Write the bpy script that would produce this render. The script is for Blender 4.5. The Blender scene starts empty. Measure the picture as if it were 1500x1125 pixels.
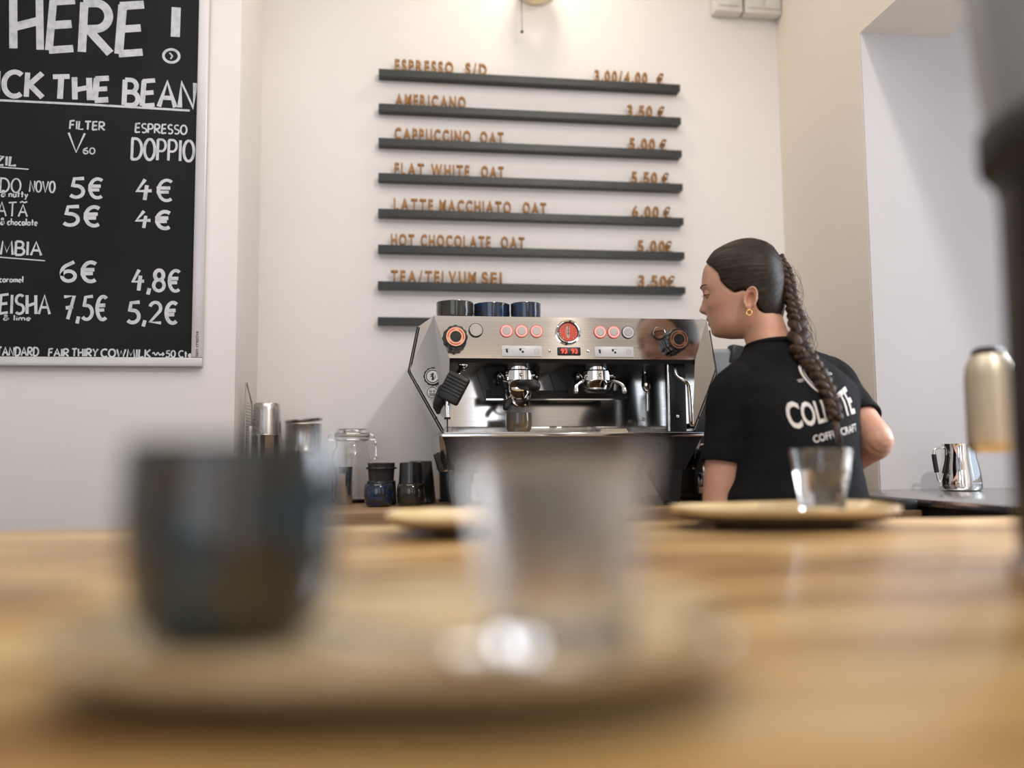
import bpy, bmesh, math, random
from math import sin, cos, pi, radians, sqrt
from mathutils import Vector, Matrix, noise
from mathutils.bvhtree import BVHTree
random.seed(7)
S = bpy.context.scene
COL = S.collection

# ------------------------------------------------------------------ camera, light, exposure
def look(name, data, loc, fwd, right=None):
    o = bpy.data.objects.new(name, data); COL.objects.link(o)
    f = Vector(fwd).normalized()
    if right is None:
        r = f.cross(Vector((0, 0, 1)))
        if r.length < 1e-5: r = Vector((1, 0, 0))
    else: r = Vector(right)
    r.normalize(); u = r.cross(f).normalized()
    m = Matrix((r, u, -f)).transposed().to_4x4(); m.translation = Vector(loc)
    o.matrix_world = m
    return o

YAW, TILT, ROLL = radians(8.0), math.atan(105.5 / 1260), 0.009
fh = Vector((sin(YAW), cos(YAW), 0)); rh = Vector((cos(YAW), -sin(YAW), 0)); UP = Vector((0, 0, 1))
fwd = fh * cos(TILT) + UP * sin(TILT); u0 = -fh * sin(TILT) + UP * cos(TILT)
cam = bpy.data.cameras.new('camera')
cam.sensor_width = 36; cam.lens = 36 * 1260 / 1500; cam.clip_start = 0.02
cam.dof.use_dof = True; cam.dof.focus_distance = 2.02; cam.dof.aperture_fstop = 1.15
cam.dof.aperture_blades = 0
camo = look('camera', cam, (0, 0, 1.05), fwd, rh * cos(ROLL) - u0 * sin(ROLL))
S.camera = camo

W = bpy.data.worlds.new('world'); S.world = W; W.use_nodes = True
W.node_tree.nodes['Background'].inputs[0].default_value = (0.75, 0.86, 1.0, 1)
W.node_tree.nodes['Background'].inputs[1].default_value = 1.0

def area(name, loc, fw, sx, sy, power, col, spread=pi):
    l = bpy.data.lights.new(name, 'AREA'); l.shape = 'RECTANGLE'; l.size = sx; l.size_y = sy
    l.energy = power; l.color = col; l.spread = spread
    return look(name, l, loc, fw)
area('daylight_side_window', (1.86, 1.42, 1.60), (-1, -0.55, -0.42), 0.75, 0.9, 17, (0.86, 0.91, 1.0), radians(110))
area('daylight_shop_front', (-1.5, -2.85, 1.6), (0.15, 1, 0.05), 2.2, 2.2, 18, (0.90, 0.94, 1.0))
area('ceiling_panel_light', (-0.2, 0.85, 2.93), (0, 0, -1), 2.2, 1.5, 25, (1.0, 0.95, 0.90))
area('added_streak_light', (0.86, -2.98, 1.35), (0, 1, 0), 0.20, 2.3, 5, (0.95, 0.96, 1.0))  # unseen strip added behind a wall gap, for a bright streak in the steel
area('added_front_wall_fill', (0.5, -1.7, 2.93), (0.1, -0.6, -0.8), 1.2, 0.5, 24, (1.0, 0.93, 0.85))  # added fill on the front wall, to brighten what the machine mirrors
sp = bpy.data.lights.new('ceiling_spot_light', 'SPOT'); sp.energy = 88; sp.color = (1.0, 0.93, 0.86)
sp.spot_size = radians(64); sp.spot_blend = 0.6; sp.shadow_soft_size = 0.05
look('ceiling_spot_light', sp, (1.0, -0.35, 2.85), Vector((0.35, 2.1, 1.25)) - Vector((1.0, -0.35, 2.85)))
wl = bpy.data.lights.new('wall_lamp_bulb_light', 'POINT'); wl.energy = 5.0; wl.color = (1.0, 0.86, 0.66); wl.shadow_soft_size = 0.05
wlo = bpy.data.objects.new('wall_lamp_bulb_light', wl); COL.objects.link(wlo); wlo.location = (0.44, 2.30, 2.66)

S.view_settings.view_transform = 'Standard'; S.view_settings.look = 'None'
S.view_settings.exposure = 0.0; S.view_settings.gamma = 1.0; S.view_settings.use_curve_mapping = False

# ------------------------------------------------------------------ materials
MATS = {}
def mat(name, c, rough=0.5, metal=0.0, c2=None, scale=8.0, stretch=(1, 1, 1), bump=0.0, bscale=None, detail=4.0,
        lo=0.35, hi=0.65, emit=0.0, spec=0.5, coat=0.0, sheen=0.0, trans=0.0, ior=1.45, sss=0.0, rvar=0.0, aniso=0.0):
    m = bpy.data.materials.new(name); m.use_nodes = True; MATS[name] = m
    nt = m.node_tree; b = nt.nodes['Principled BSDF']; L = nt.links.new
    b.inputs['Base Color'].default_value = (*c, 1); b.inputs['Roughness'].default_value = rough
    b.inputs['Metallic'].default_value = metal; b.inputs['Specular IOR Level'].default_value = spec
    b.inputs['Coat Weight'].default_value = coat; b.inputs['Sheen Weight'].default_value = sheen
    b.inputs['Transmission Weight'].default_value = trans; b.inputs['IOR'].default_value = ior
    b.inputs['Subsurface Weight'].default_value = sss; b.inputs['Anisotropic'].default_value = aniso
    if sss: b.inputs['Subsurface Radius'].default_value = (0.01, 0.004, 0.002)
    if emit:
        b.inputs['Emission Color'].default_value = (*c, 1); b.inputs['Emission Strength'].default_value = emit
    tc = nt.nodes.new('ShaderNodeTexCoord'); mp = nt.nodes.new('ShaderNodeMapping'); mp.inputs['Scale'].default_value = stretch
    L(tc.outputs['Object'], mp.inputs['Vector'])
    n = nt.nodes.new('ShaderNodeTexNoise'); n.inputs['Scale'].default_value = scale; n.inputs['Detail'].default_value = detail
    L(mp.outputs[0], n.inputs['Vector'])
    if c2 is None: c2 = tuple(x * 0.94 for x in c)
    r = nt.nodes.new('ShaderNodeValToRGB'); r.color_ramp.elements[0].position = lo; r.color_ramp.elements[1].position = hi
    r.color_ramp.elements[0].color = (*c, 1); r.color_ramp.elements[1].color = (*c2, 1)
    L(n.outputs['Fac'], r.inputs[0]); L(r.outputs[0], b.inputs['Base Color'])
    if emit: L(r.outputs[0], b.inputs['Emission Color'])
    if rvar:
        q = nt.nodes.new('ShaderNodeMapRange'); q.inputs['To Min'].default_value = rough - rvar; q.inputs['To Max'].default_value = rough + rvar
        L(n.outputs['Fac'], q.inputs['Value']); L(q.outputs[0], b.inputs['Roughness'])
    if bump:
        n2 = nt.nodes.new('ShaderNodeTexNoise'); n2.inputs['Scale'].default_value = bscale or scale; n2.inputs['Detail'].default_value = 5
        L(mp.outputs[0], n2.inputs['Vector'])
        bp = nt.nodes.new('ShaderNodeBump'); bp.inputs['Strength'].default_value = bump; bp.inputs['Distance'].default_value = 0.002
        L(n2.outputs['Fac'], bp.inputs['Height']); L(bp.outputs[0], b.inputs['Normal'])
    return m

M_wall = mat('white_wall_paint', (0.80, 0.775, 0.765), 0.7, c2=(0.78, 0.755, 0.745), scale=3, bump=0.06, bscale=60)
M_wall2 = mat('cream_wall_paint', (0.80, 0.735, 0.665), 0.7, c2=(0.78, 0.715, 0.64), scale=3, bump=0.06, bscale=60)
M_niche = mat('niche_white_with_cool_light', (0.67, 0.655, 0.68), 0.7, c2=(0.65, 0.635, 0.66), scale=3, bump=0.06, bscale=60)  # wall white with the cool window light put into its colour
M_ceil = mat('ceiling_paint', (0.82, 0.81, 0.80), 0.8, scale=3)
M_floor = mat('dark_floor_boards', (0.22, 0.15, 0.10), 0.45, c2=(0.12, 0.08, 0.05), scale=5, stretch=(0.6, 6, 1))
M_steel = mat('polished_steel', (0.72, 0.70, 0.68), 0.10, 1.0, c2=(0.60, 0.585, 0.57), scale=4, stretch=(1, 1, 90), rvar=0.03)
M_steelb = mat('brushed_steel', (0.62, 0.61, 0.59), 0.26, 1.0, c2=(0.52, 0.51, 0.50), scale=6, stretch=(60, 60, 1), rvar=0.05)
M_chrome = mat('chrome', (0.80, 0.80, 0.80), 0.05, 1.0, c2=(0.77, 0.77, 0.78), scale=5)
M_black = mat('black_plastic', (0.012, 0.012, 0.013), 0.38, c2=(0.02, 0.02, 0.021), scale=40, bump=0.1, bscale=200)
M_blackm = mat('matt_black_metal', (0.010, 0.010, 0.011), 0.55, c2=(0.016, 0.016, 0.017), scale=30)
M_rail = mat('black_stained_rail', (0.012, 0.015, 0.017), 0.36, c2=(0.020, 0.023, 0.025), scale=6, stretch=(1, 20, 40), bump=0.3, bscale=9)
M_letter = mat('wooden_letter_ply', (0.42, 0.21, 0.065), 0.55, c2=(0.31, 0.145, 0.04), scale=60, stretch=(1, 1, 4))
M_board = mat('chalkboard_black', (0.007, 0.008, 0.009), 0.6, c2=(0.011, 0.013, 0.014), scale=4, bump=0.05, spec=0.22)
M_alu = mat('white_alu_frame', (0.62, 0.61, 0.62), 0.35, 0.25, c2=(0.58, 0.57, 0.58), scale=10)
M_chalk = mat('white_chalk_ink', (0.62, 0.64, 0.70), 0.85, c2=(0.42, 0.45, 0.52), scale=60, lo=0.45, hi=0.75)
M_ink = mat('grey_print_ink', (0.08, 0.08, 0.085), 0.6)
M_ply = mat('oak_counter_top', (0.36, 0.21, 0.10), 0.5, c2=(0.25, 0.14, 0.065), scale=5, stretch=(1, 9, 14), bump=0.15)
M_plate = mat('sand_glazed_stoneware', (0.70, 0.54, 0.31), 0.25, c2=(0.58, 0.42, 0.21), scale=22, coat=0.4, bump=0.1)
M_shadeclay = mat('shade_darkened_clay', (0.10, 0.075, 0.05), 0.8, c2=(0.07, 0.05, 0.035), scale=40)  # clay darkened to carry the shade under the plates
M_glaze = mat('blue_brown_glaze', (0.009, 0.034, 0.050), 0.18, c2=(0.040, 0.026, 0.011), scale=26, detail=6, lo=0.42, hi=0.62, coat=0.6, bump=0.15)
M_glazeb = mat('blue_speckled_glaze', (0.008, 0.028, 0.085), 0.14, c2=(0.022, 0.020, 0.014), scale=42, stretch=(1, 1, 3), detail=9, lo=0.42, hi=0.60, coat=0.6)
M_glazeg = mat('green_brown_glaze', (0.018, 0.026, 0.024), 0.14, c2=(0.040, 0.024, 0.010), scale=45, stretch=(1, 1, 3), detail=9, lo=0.42, hi=0.62, coat=0.6)
M_glazet = mat('olive_amber_glaze', (0.07, 0.065, 0.055), 0.16, c2=(0.15, 0.095, 0.04), scale=25, detail=5, coat=0.6)
M_glass = mat('clear_glass', (1, 1, 1), 0.0, trans=1.0, ior=1.46, c2=(0.985, 0.99, 0.985), scale=3)
M_fog = mat('misted_glass', (1.0, 0.99, 0.975), 0.22, trans=1.0, ior=1.33, c2=(0.97, 0.94, 0.90), scale=30)
M_water = mat('water', (1, 1, 1), 0.0, trans=1.0, ior=1.333, c2=(0.99, 0.995, 1.0), scale=3)
M_seal = mat('jar_rubber_seal', (0.30, 0.34, 0.22), 0.6, scale=30)
M_skin = mat('skin', (0.56, 0.30, 0.20), 0.48, c2=(0.47, 0.225, 0.145), scale=18, detail=3, sss=0.10, bump=0.05, bscale=300)
M_lid = mat('eyelid_skin', (0.53, 0.29, 0.20), 0.5, c2=(0.48, 0.25, 0.17), scale=60)
M_hair = mat('dark_brown_hair', (0.010, 0.0062, 0.004), 0.48, spec=0.3, c2=(0.024, 0.014, 0.008), scale=70, detail=3, bump=0.3, bscale=240)
M_hairl = mat('brown_braid_hair', (0.016, 0.009, 0.006), 0.50, spec=0.3, c2=(0.065, 0.034, 0.017), scale=90, detail=3, bump=0.5, bscale=260)
M_eye = mat('eye_white', (0.75, 0.72, 0.70), 0.15, scale=40)
M_iris = mat('eye_iris', (0.05, 0.04, 0.03), 0.1, scale=200)
M_gold = mat('gold_earring', (0.85, 0.55, 0.20), 0.2, 1.0)
M_shirt = mat('black_cotton_jersey', (0.0045, 0.0045, 0.005), 0.9, c2=(0.007, 0.007, 0.0078), scale=30, bump=0.25, bscale=500, spec=0.2)
M_denim = mat('black_trouser_cloth', (0.010, 0.010, 0.011), 0.9, c2=(0.016, 0.016, 0.018), scale=80)
M_print = mat('white_shirt_print', (0.70, 0.66, 0.62), 0.8, c2=(0.62, 0.58, 0.55), scale=90)
M_red = mat('gauge_red_face', (0.62, 0.06, 0.025), 0.4, scale=60)
M_pink = mat('lit_pink_ring', (0.95, 0.38, 0.34), 0.4, emit=0.35)
M_lens = mat('grey_button_cap', (0.42, 0.39, 0.38), 0.3, 0.3, scale=60)
M_white = mat('white_plastic', (0.74, 0.72, 0.68), 0.4, scale=20)
M_label = mat('pale_label_plate', (0.62, 0.62, 0.64), 0.35, scale=30)
M_cop = mat('copper_ring', (0.75, 0.42, 0.28), 0.25, 0.9)
M_led = mat('red_led_digits', (0.9, 0.07, 0.03), 0.4, emit=0.8)
M_bulb = mat('glowing_bulb', (1.0, 0.86, 0.62), 0.4, emit=6.0)
M_lampc = mat('cream_lamp_enamel', (0.80, 0.70, 0.50), 0.35, scale=20)
M_grind = mat('dark_bronze_metal', (0.040, 0.030, 0.024), 0.34, 0.6, c2=(0.028, 0.021, 0.017), scale=6)
M_smoke = mat('smoked_grey_plastic', (0.30, 0.32, 0.35), 0.25, c2=(0.26, 0.28, 0.31), scale=6)
M_tap = mat('satin_beige_steel', (0.66, 0.58, 0.46), 0.42, 0.75, c2=(0.60, 0.53, 0.42), scale=9)
M_box = mat('white_card', (0.66, 0.64, 0.62), 0.7, scale=20)
M_bris = mat('dark_bristles', (0.03, 0.03, 0.03), 0.9, scale=200)
M_brwood = mat('brown_wood_box', (0.20, 0.11, 0.05), 0.5, c2=(0.13, 0.07, 0.03), scale=6, stretch=(1, 8, 14))

# oak of the bar: planks run along x, each of its own tone, with dark figure
def bar_wood():
    m = bpy.data.materials.new('oak_bar_planks'); m.use_nodes = True
    nt = m.node_tree; b = nt.nodes['Principled BSDF']; L = nt.links.new
    tc = nt.nodes.new('ShaderNodeTexCoord')
    def nz(st, sc, det, dist=0.0):
        mp = nt.nodes.new('ShaderNodeMapping'); mp.inputs['Scale'].default_value = st
        n = nt.nodes.new('ShaderNodeTexNoise'); n.inputs['Scale'].default_value = sc; n.inputs['Detail'].default_value = det
        n.inputs['Distortion'].default_value = dist
        L(tc.outputs['Object'], mp.inputs[0]); L(mp.outputs[0], n.inputs['Vector']); return n
    def ramp(src, stops):
        r = nt.nodes.new('ShaderNodeValToRGB'); e = r.color_ramp.elements
        e[0].position, e[0].color = stops[0][0], (*stops[0][1], 1); e[1].position, e[1].color = stops[-1][0], (*stops[-1][1], 1)
        for p, c in stops[1:-1]:
            x = e.new(p); x.color = (*c, 1)
        L(src, r.inputs[0]); return r
    g = nz((0.9, 4.5, 1), 2.2, 5, 1.5)
    base = ramp(g.outputs['Fac'], [(0.36, (0.25, 0.13, 0.045)), (0.45, (0.47, 0.27, 0.10)), (0.53, (0.64, 0.41, 0.165)), (0.64, (0.76, 0.56, 0.29))])
    f = nz((2.0, 40, 1), 5, 4)
    fine = ramp(f.outputs['Fac'], [(0.3, (0.78, 0.74, 0.70)), (0.7, (1.08, 1.06, 1.02))])
    mx = nt.nodes.new('ShaderNodeMixRGB'); mx.blend_type = 'MULTIPLY'; mx.inputs[0].default_value = 1
    L(base.outputs[0], mx.inputs[1]); L(fine.outputs[0], mx.inputs[2]); L(mx.outputs[0], b.inputs['Base Color'])
    b.inputs['Roughness'].default_value = 0.30
    return m
M_bar = bar_wood()

# ------------------------------------------------------------------ mesh helpers
class MB:
    def __init__(s): s.bm = bmesh.new()
    def _x(s, vs, M):
        if M is not None: bmesh.ops.transform(s.bm, matrix=M, verts=vs)
    def box(s, x0, x1, y0, y1, z0, z1, bev=0.0, M=None, seg=2):
        r = bmesh.ops.create_cube(s.bm, size=1.0)
        vs = r['verts']
        for v in vs:
            v.co = Vector(((x0 + x1) / 2 + v.co.x * (x1 - x0), (y0 + y1) / 2 + v.co.y * (y1 - y0), (z0 + z1) / 2 + v.co.z * (z1 - z0)))
        s._x(vs, M)
        if bev > 0:
            es = list({e for v in vs for e in v.link_edges})
            bmesh.ops.bevel(s.bm, geom=es, offset=bev, segments=seg, affect='EDGES', profile=0.5)
        return s
    def prism(s, pts, a0, a1, axis='y', bev=0.0, M=None):
        def P(p, a):
            return Vector((p[0], a, p[1])) if axis == 'y' else (Vector((a, p[0], p[1])) if axis == 'x' else Vector((p[0], p[1], a)))
        A = [s.bm.verts.new(P(p, a0)) for p in pts]; B = [s.bm.verts.new(P(p, a1)) for p in pts]
        n = len(pts); fs = []
        for i in range(n): fs.append(s.bm.faces.new((A[i], A[(i + 1) % n], B[(i + 1) % n], B[i])))
        fs.append(s.bm.faces.new(A[::-1])); fs.append(s.bm.faces.new(B))
        bmesh.ops.recalc_face_normals(s.bm, faces=fs)
        s._x(A + B, M)
        if bev > 0:
            es = list({e for v in A + B for e in v.link_edges})
            bmesh.ops.bevel(s.bm, geom=es, offset=bev, segments=2, affect='EDGES', profile=0.5)
        return s
    def hull8(s, q0, q1):
        """solid between two quads (lists of 4 points in matching order)"""
        A = [s.bm.verts.new(Vector(p)) for p in q0]; B = [s.bm.verts.new(Vector(p)) for p in q1]; n = len(A); fs = []
        for i in range(n): fs.append(s.bm.faces.new((A[i], A[(i + 1) % n], B[(i + 1) % n], B[i])))
        fs.append(s.bm.faces.new(A[::-1])); fs.append(s.bm.faces.new(B))
        bmesh.ops.recalc_face_normals(s.bm, faces=fs); return s
    def lathe(s, prof, seg=40, M=None, sx=1.0, sy=1.0, closed=False):
        rings = []; allv = []; fs = []
        for r, z in prof:
            if r < 1e-6:
                v = s.bm.verts.new((0, 0, z)); rings.append([v]); allv.append(v)
            else:
                ring = [s.bm.verts.new((r * sx * cos(2 * pi * k / seg), r * sy * sin(2 * pi * k / seg), z)) for k in range(seg)]
                rings.append(ring); allv += ring
        prs = list(zip(rings, rings[1:])) + ([(rings[-1], rings[0])] if closed else [])
        for a, b in prs:
            for k in range(seg):
                k2 = (k + 1) % seg
                if len(a) == 1 and len(b) == 1: continue
                if len(a) == 1: fs.append(s.bm.faces.new((a[0], b[k2], b[k])))
                elif len(b) == 1: fs.append(s.bm.faces.new((a[k], a[k2], b[0])))
                else: fs.append(s.bm.faces.new((a[k], a[k2], b[k2], b[k])))
        bmesh.ops.recalc_face_normals(s.bm, faces=fs)
        s._x(allv, M); return s
    def cyl(s, r, z0, z1, seg=32, M=None, bev=0.0, r2=None):
        r2 = r if r2 is None else r2
        p = [(0, z0), (r - bev, z0), (r, z0 + bev), (r2, z1 - bev), (r2 - bev, z1), (0, z1)] if bev else [(0, z0), (r, z0), (r2, z1), (0, z1)]
        return s.lathe(p, seg, M)
    def tube(s, pts, rad, seg=12, sub=1, round_ends=False, flat=None):
        P = [Vector(p) for p in pts]
        R = rad if isinstance(rad, (list, tuple)) else [rad] * len(P)
        if sub > 1:
            Q, RR = [], []
            for i in range(len(P) - 1):
                p0 = P[max(i - 1, 0)]; p1 = P[i]; p2 = P[i + 1]; p3 = P[min(i + 2, len(P) - 1)]
                for k in range(sub):
                    t = k / sub
                    Q.append(0.5 * ((2 * p1) + (p2 - p0) * t + (2 * p0 - 5 * p1 + 4 * p2 - p3) * t * t + (3 * p1 - p0 - 3 * p2 + p3) * t ** 3))
                    tt = t * t * (3 - 2 * t); RR.append(R[i] * (1 - tt) + R[i + 1] * tt)
            Q.append(P[-1]); RR.append(R[-1]); P, R = Q, RR
        if round_ends:
            d0 = (P[0] - P[1]).normalized(); d1 = (P[-1] - P[-2]).normalized(); r0, r1 = R[0], R[-1]
            P = [P[0] + d0 * r0 * a for a in (0.98, 0.8, 0.45)] + P + [P[-1] + d1 * r1 * a for a in (0.45, 0.8, 0.98)]
            R = [r0 * a for a in (0.2, 0.6, 0.9)] + list(R) + [r1 * a for a in (0.9, 0.6, 0.2)]
        n = None; rings = []; fs = []
        for i, p in enumerate(P):
            t = (P[min(i + 1, len(P) - 1)] - P[max(i - 1, 0)]).normalized()
            if n is None:
                n = t.orthogonal().normalized() if flat is None else (Vector(flat) - t * t.dot(Vector(flat))).normalized()
            n = (n - t * n.dot(t)).normalized(); b = t.cross(n)
            rings.append([s.bm.verts.new(p + (n * cos(2 * pi * k / seg) + b * sin(2 * pi * k / seg)) * R[i]) for k in range(seg)])
        for a, b in zip(rings, rings[1:]):
            for k in range(seg): fs.append(s.bm.faces.new((a[k], a[(k + 1) % seg], b[(k + 1) % seg], b[k])))
        fs.append(s.bm.faces.new(rings[0][::-1])); fs.append(s.bm.faces.new(rings[-1]))
        bmesh.ops.recalc_face_normals(s.bm, faces=fs); return s
    def ball(s, c, r, seg=20, sc=(1, 1, 1), M=None):
        m = Matrix.Translation(Vector(c)) @ Matrix.Diagonal((r * sc[0], r * sc[1], r * sc[2], 1))
        if M is not None: m = M @ m
        bmesh.ops.create_uvsphere(s.bm, u_segments=seg, v_segments=max(8, seg // 2), radius=1.0, matrix=m); return s
    def ribbon(s, pts, w, z0, z1, put):
        """flat pen stroke through 2D points; put(x, y, h) gives the 3D point"""
        n = len(pts); L_, R_ = [], []
        for i, p in enumerate(pts):
            a = pts[max(i - 1, 0)]; b = pts[min(i + 1, n - 1)]
            d = Vector((b[0] - a[0], b[1] - a[1])); d = d.normalized() if d.length > 1e-9 else Vector((1, 0))
            nx, ny = -d.y * w / 2, d.x * w / 2
            L_.append((p[0] + nx, p[1] + ny)); R_.append((p[0] - nx, p[1] - ny))
        poly = [s.bm.verts.new(put(x, y, z1)) for x, y in L_], [s.bm.verts.new(put(x, y, z1)) for x, y in R_]
        for i in range(n - 1):
            s.bm.faces.new((poly[0][i], poly[1][i], poly[1][i + 1], poly[0][i + 1]))
        return s
    def mesh(s, name='m'):
        me = bpy.data.meshes.new(name); s.bm.to_mesh(me); s.bm.free(); return me
    def build(s, name, m, parent=None, smooth=40, loc=None):
        return link(s.mesh(name), name, m, parent, smooth, loc)

def link(me, name, m, parent=None, smooth=40, loc=None):
    if smooth:
        for p in me.polygons: p.use_smooth = True
        try: me.set_sharp_from_angle(angle=radians(smooth))
        except Exception: pass
    if m is not None:
        me.materials.clear(); me.materials.append(m)
    o = bpy.data.objects.new(name, me); COL.objects.link(o)
    if parent is not None: o.parent = parent
    if loc is not None: o.location = loc
    return o

def tag(o, label=None, cat=None, group=None, kind=None):
    if label: o['label'] = label
    if cat: o['category'] = cat
    if group: o['group'] = group
    if kind: o['kind'] = kind
    return o

def thing(name, label, cat, loc=(0, 0, 0), rotz=0.0, group=None):
    o = bpy.data.objects.new(name, None); COL.objects.link(o); o.empty_display_size = 0.05
    o.location = loc; o.rotation_euler = (0, 0, rotz)
    return tag(o, label, cat, group)

def struct(o): o['kind'] = 'structure'; return o

def dup(root, loc, label, rotz=None, group=None):
    r = root.copy(); COL.objects.link(r); r.location = loc
    if rotz is not None: r.rotation_euler = (0, 0, rotz)
    r['label'] = label
    if group: r['group'] = group
    for ch in list(root.children):
        c = ch.copy(); COL.objects.link(c); c.parent = r
        for g in ch.children:
            d = g.copy(); COL.objects.link(d); d.parent = c
    return r

def remesh(mb, voxel, it, name):
    me = mb.mesh(name) if isinstance(mb, MB) else mb
    o = bpy.data.objects.new('tmp', me); COL.objects.link(o)
    r = o.modifiers.new('r', 'REMESH'); r.mode = 'VOXEL'; r.voxel_size = voxel
    if it:
        q = o.modifiers.new('s', 'SMOOTH'); q.factor = 0.5; q.iterations = it
    dg = bpy.context.evaluated_depsgraph_get()
    out = bpy.data.meshes.new_from_object(o.evaluated_get(dg), depsgraph=dg)
    bpy.data.objects.remove(o); bpy.data.meshes.remove(me); out.name = name
    return out

_txt = {}
def text_mesh(t, size=1.0, extrude=0.0, offset=0.0, bevel=0.0, res=4):
    c = bpy.data.curves.new('t', 'FONT'); c.body = t; c.size = size; c.extrude = extrude; c.offset = offset
    c.bevel_depth = bevel; c.resolution_u = res
    o = bpy.data.objects.new('t', c); COL.objects.link(o)
    dg = bpy.context.evaluated_depsgraph_get()
    me = bpy.data.meshes.new_from_object(o.evaluated_get(dg), depsgraph=dg)
    bpy.data.objects.remove(o); bpy.data.curves.remove(c)
    return me

def ang(p, q): return (Vector(q) - Vector(p))
def align(p, d):
    """matrix that puts local +z along d at p"""
    return Matrix.Translation(Vector(p)) @ Vector((0, 0, 1)).rotation_difference(Vector(d).normalized()).to_matrix().to_4x4()
FRONT = Matrix.Rotation(radians(90), 4, 'X')          # local +z -> world -y (towards the customers)

# ------------------------------------------------------------------ the setting
YB = 2.55  # most positions below worked out beforehand from image pixels at chosen depths
struct(MB().box(-3.2, 2.2, -3.2, 2.75, -0.1, 0.0).build('floor', M_floor))
struct(MB().box(-3.2, 2.2, -3.2, 2.75, 3.0, 3.1).build('ceiling', M_ceil))
struct(MB().box(-0.40, 2.2, YB, YB + 0.15, 0.0, 3.0).build('wall_back', M_wall))
struct(MB().box(-3.2, -0.384, 2.20, 2.70, 0.0, 3.0, bev=0.004).build('wall_left_pier', M_wall))
struct(MB().box(-3.2, -3.05, -3.2, 2.20, 0.0, 3.0).build('wall_left', M_wall))
w = MB()                                                   # the shop front behind the visitor, with its window opening
w.box(-3.05, -2.6, -3.2, -3.0, 0, 3.0); w.box(-0.4, 0.70, -3.2, -3.0, 0, 3.0); w.box(1.02, 2.2, -3.2, -3.0, 0, 3.0); w.box(0.70, 1.02, -3.2, -3.0, 2.6, 3.0)
w.box(-2.6, -0.4, -3.2, -3.0, 0, 0.5); w.box(-2.6, -0.4, -3.2, -3.0, 2.75, 3.0)
struct(w.build('wall_front', M_wall2))
w = MB()                                                   # right wall with the deep window niche
X0, X1 = 1.24, 1.90
w.box(X0, 2.2, 2.07, YB, 0, 3.0); w.box(X0, 2.2, -3.0, 0.30, 0, 3.0)
w.box(X0, 2.2, 0.30, 2.07, 0, 0.92); w.box(X0, 1.492, 0.30, 2.07, 2.172, 3.0); w.box(1.492, 2.2, 0.30, 2.07, 2.50, 3.0)
struct(w.build('wall_right', M_wall2))
np_ = MB(); np_.box(X0 + .001, 2.19, 2.064, 2.0702, .92, 2.49); struct(np_.build('cool_light_jamb_sheet', M_niche, smooth=0))  # thin sheet added over the jamb, cool light painted into its tint
# window of the niche, out of view to the right
wf = MB()
for y0, y1, z0, z1 in ((0.32, 0.38, 0.97, 2.49), (1.99, 2.05, 0.97, 2.49), (1.15, 1.21, 0.97, 2.49), (0.32, 2.05, 0.97, 1.03), (0.32, 2.05, 2.43, 2.49)):
    wf.box(1.90, 1.96, y0, y1, z0, z1)
struct(wf.build('window_1', M_white))

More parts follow.
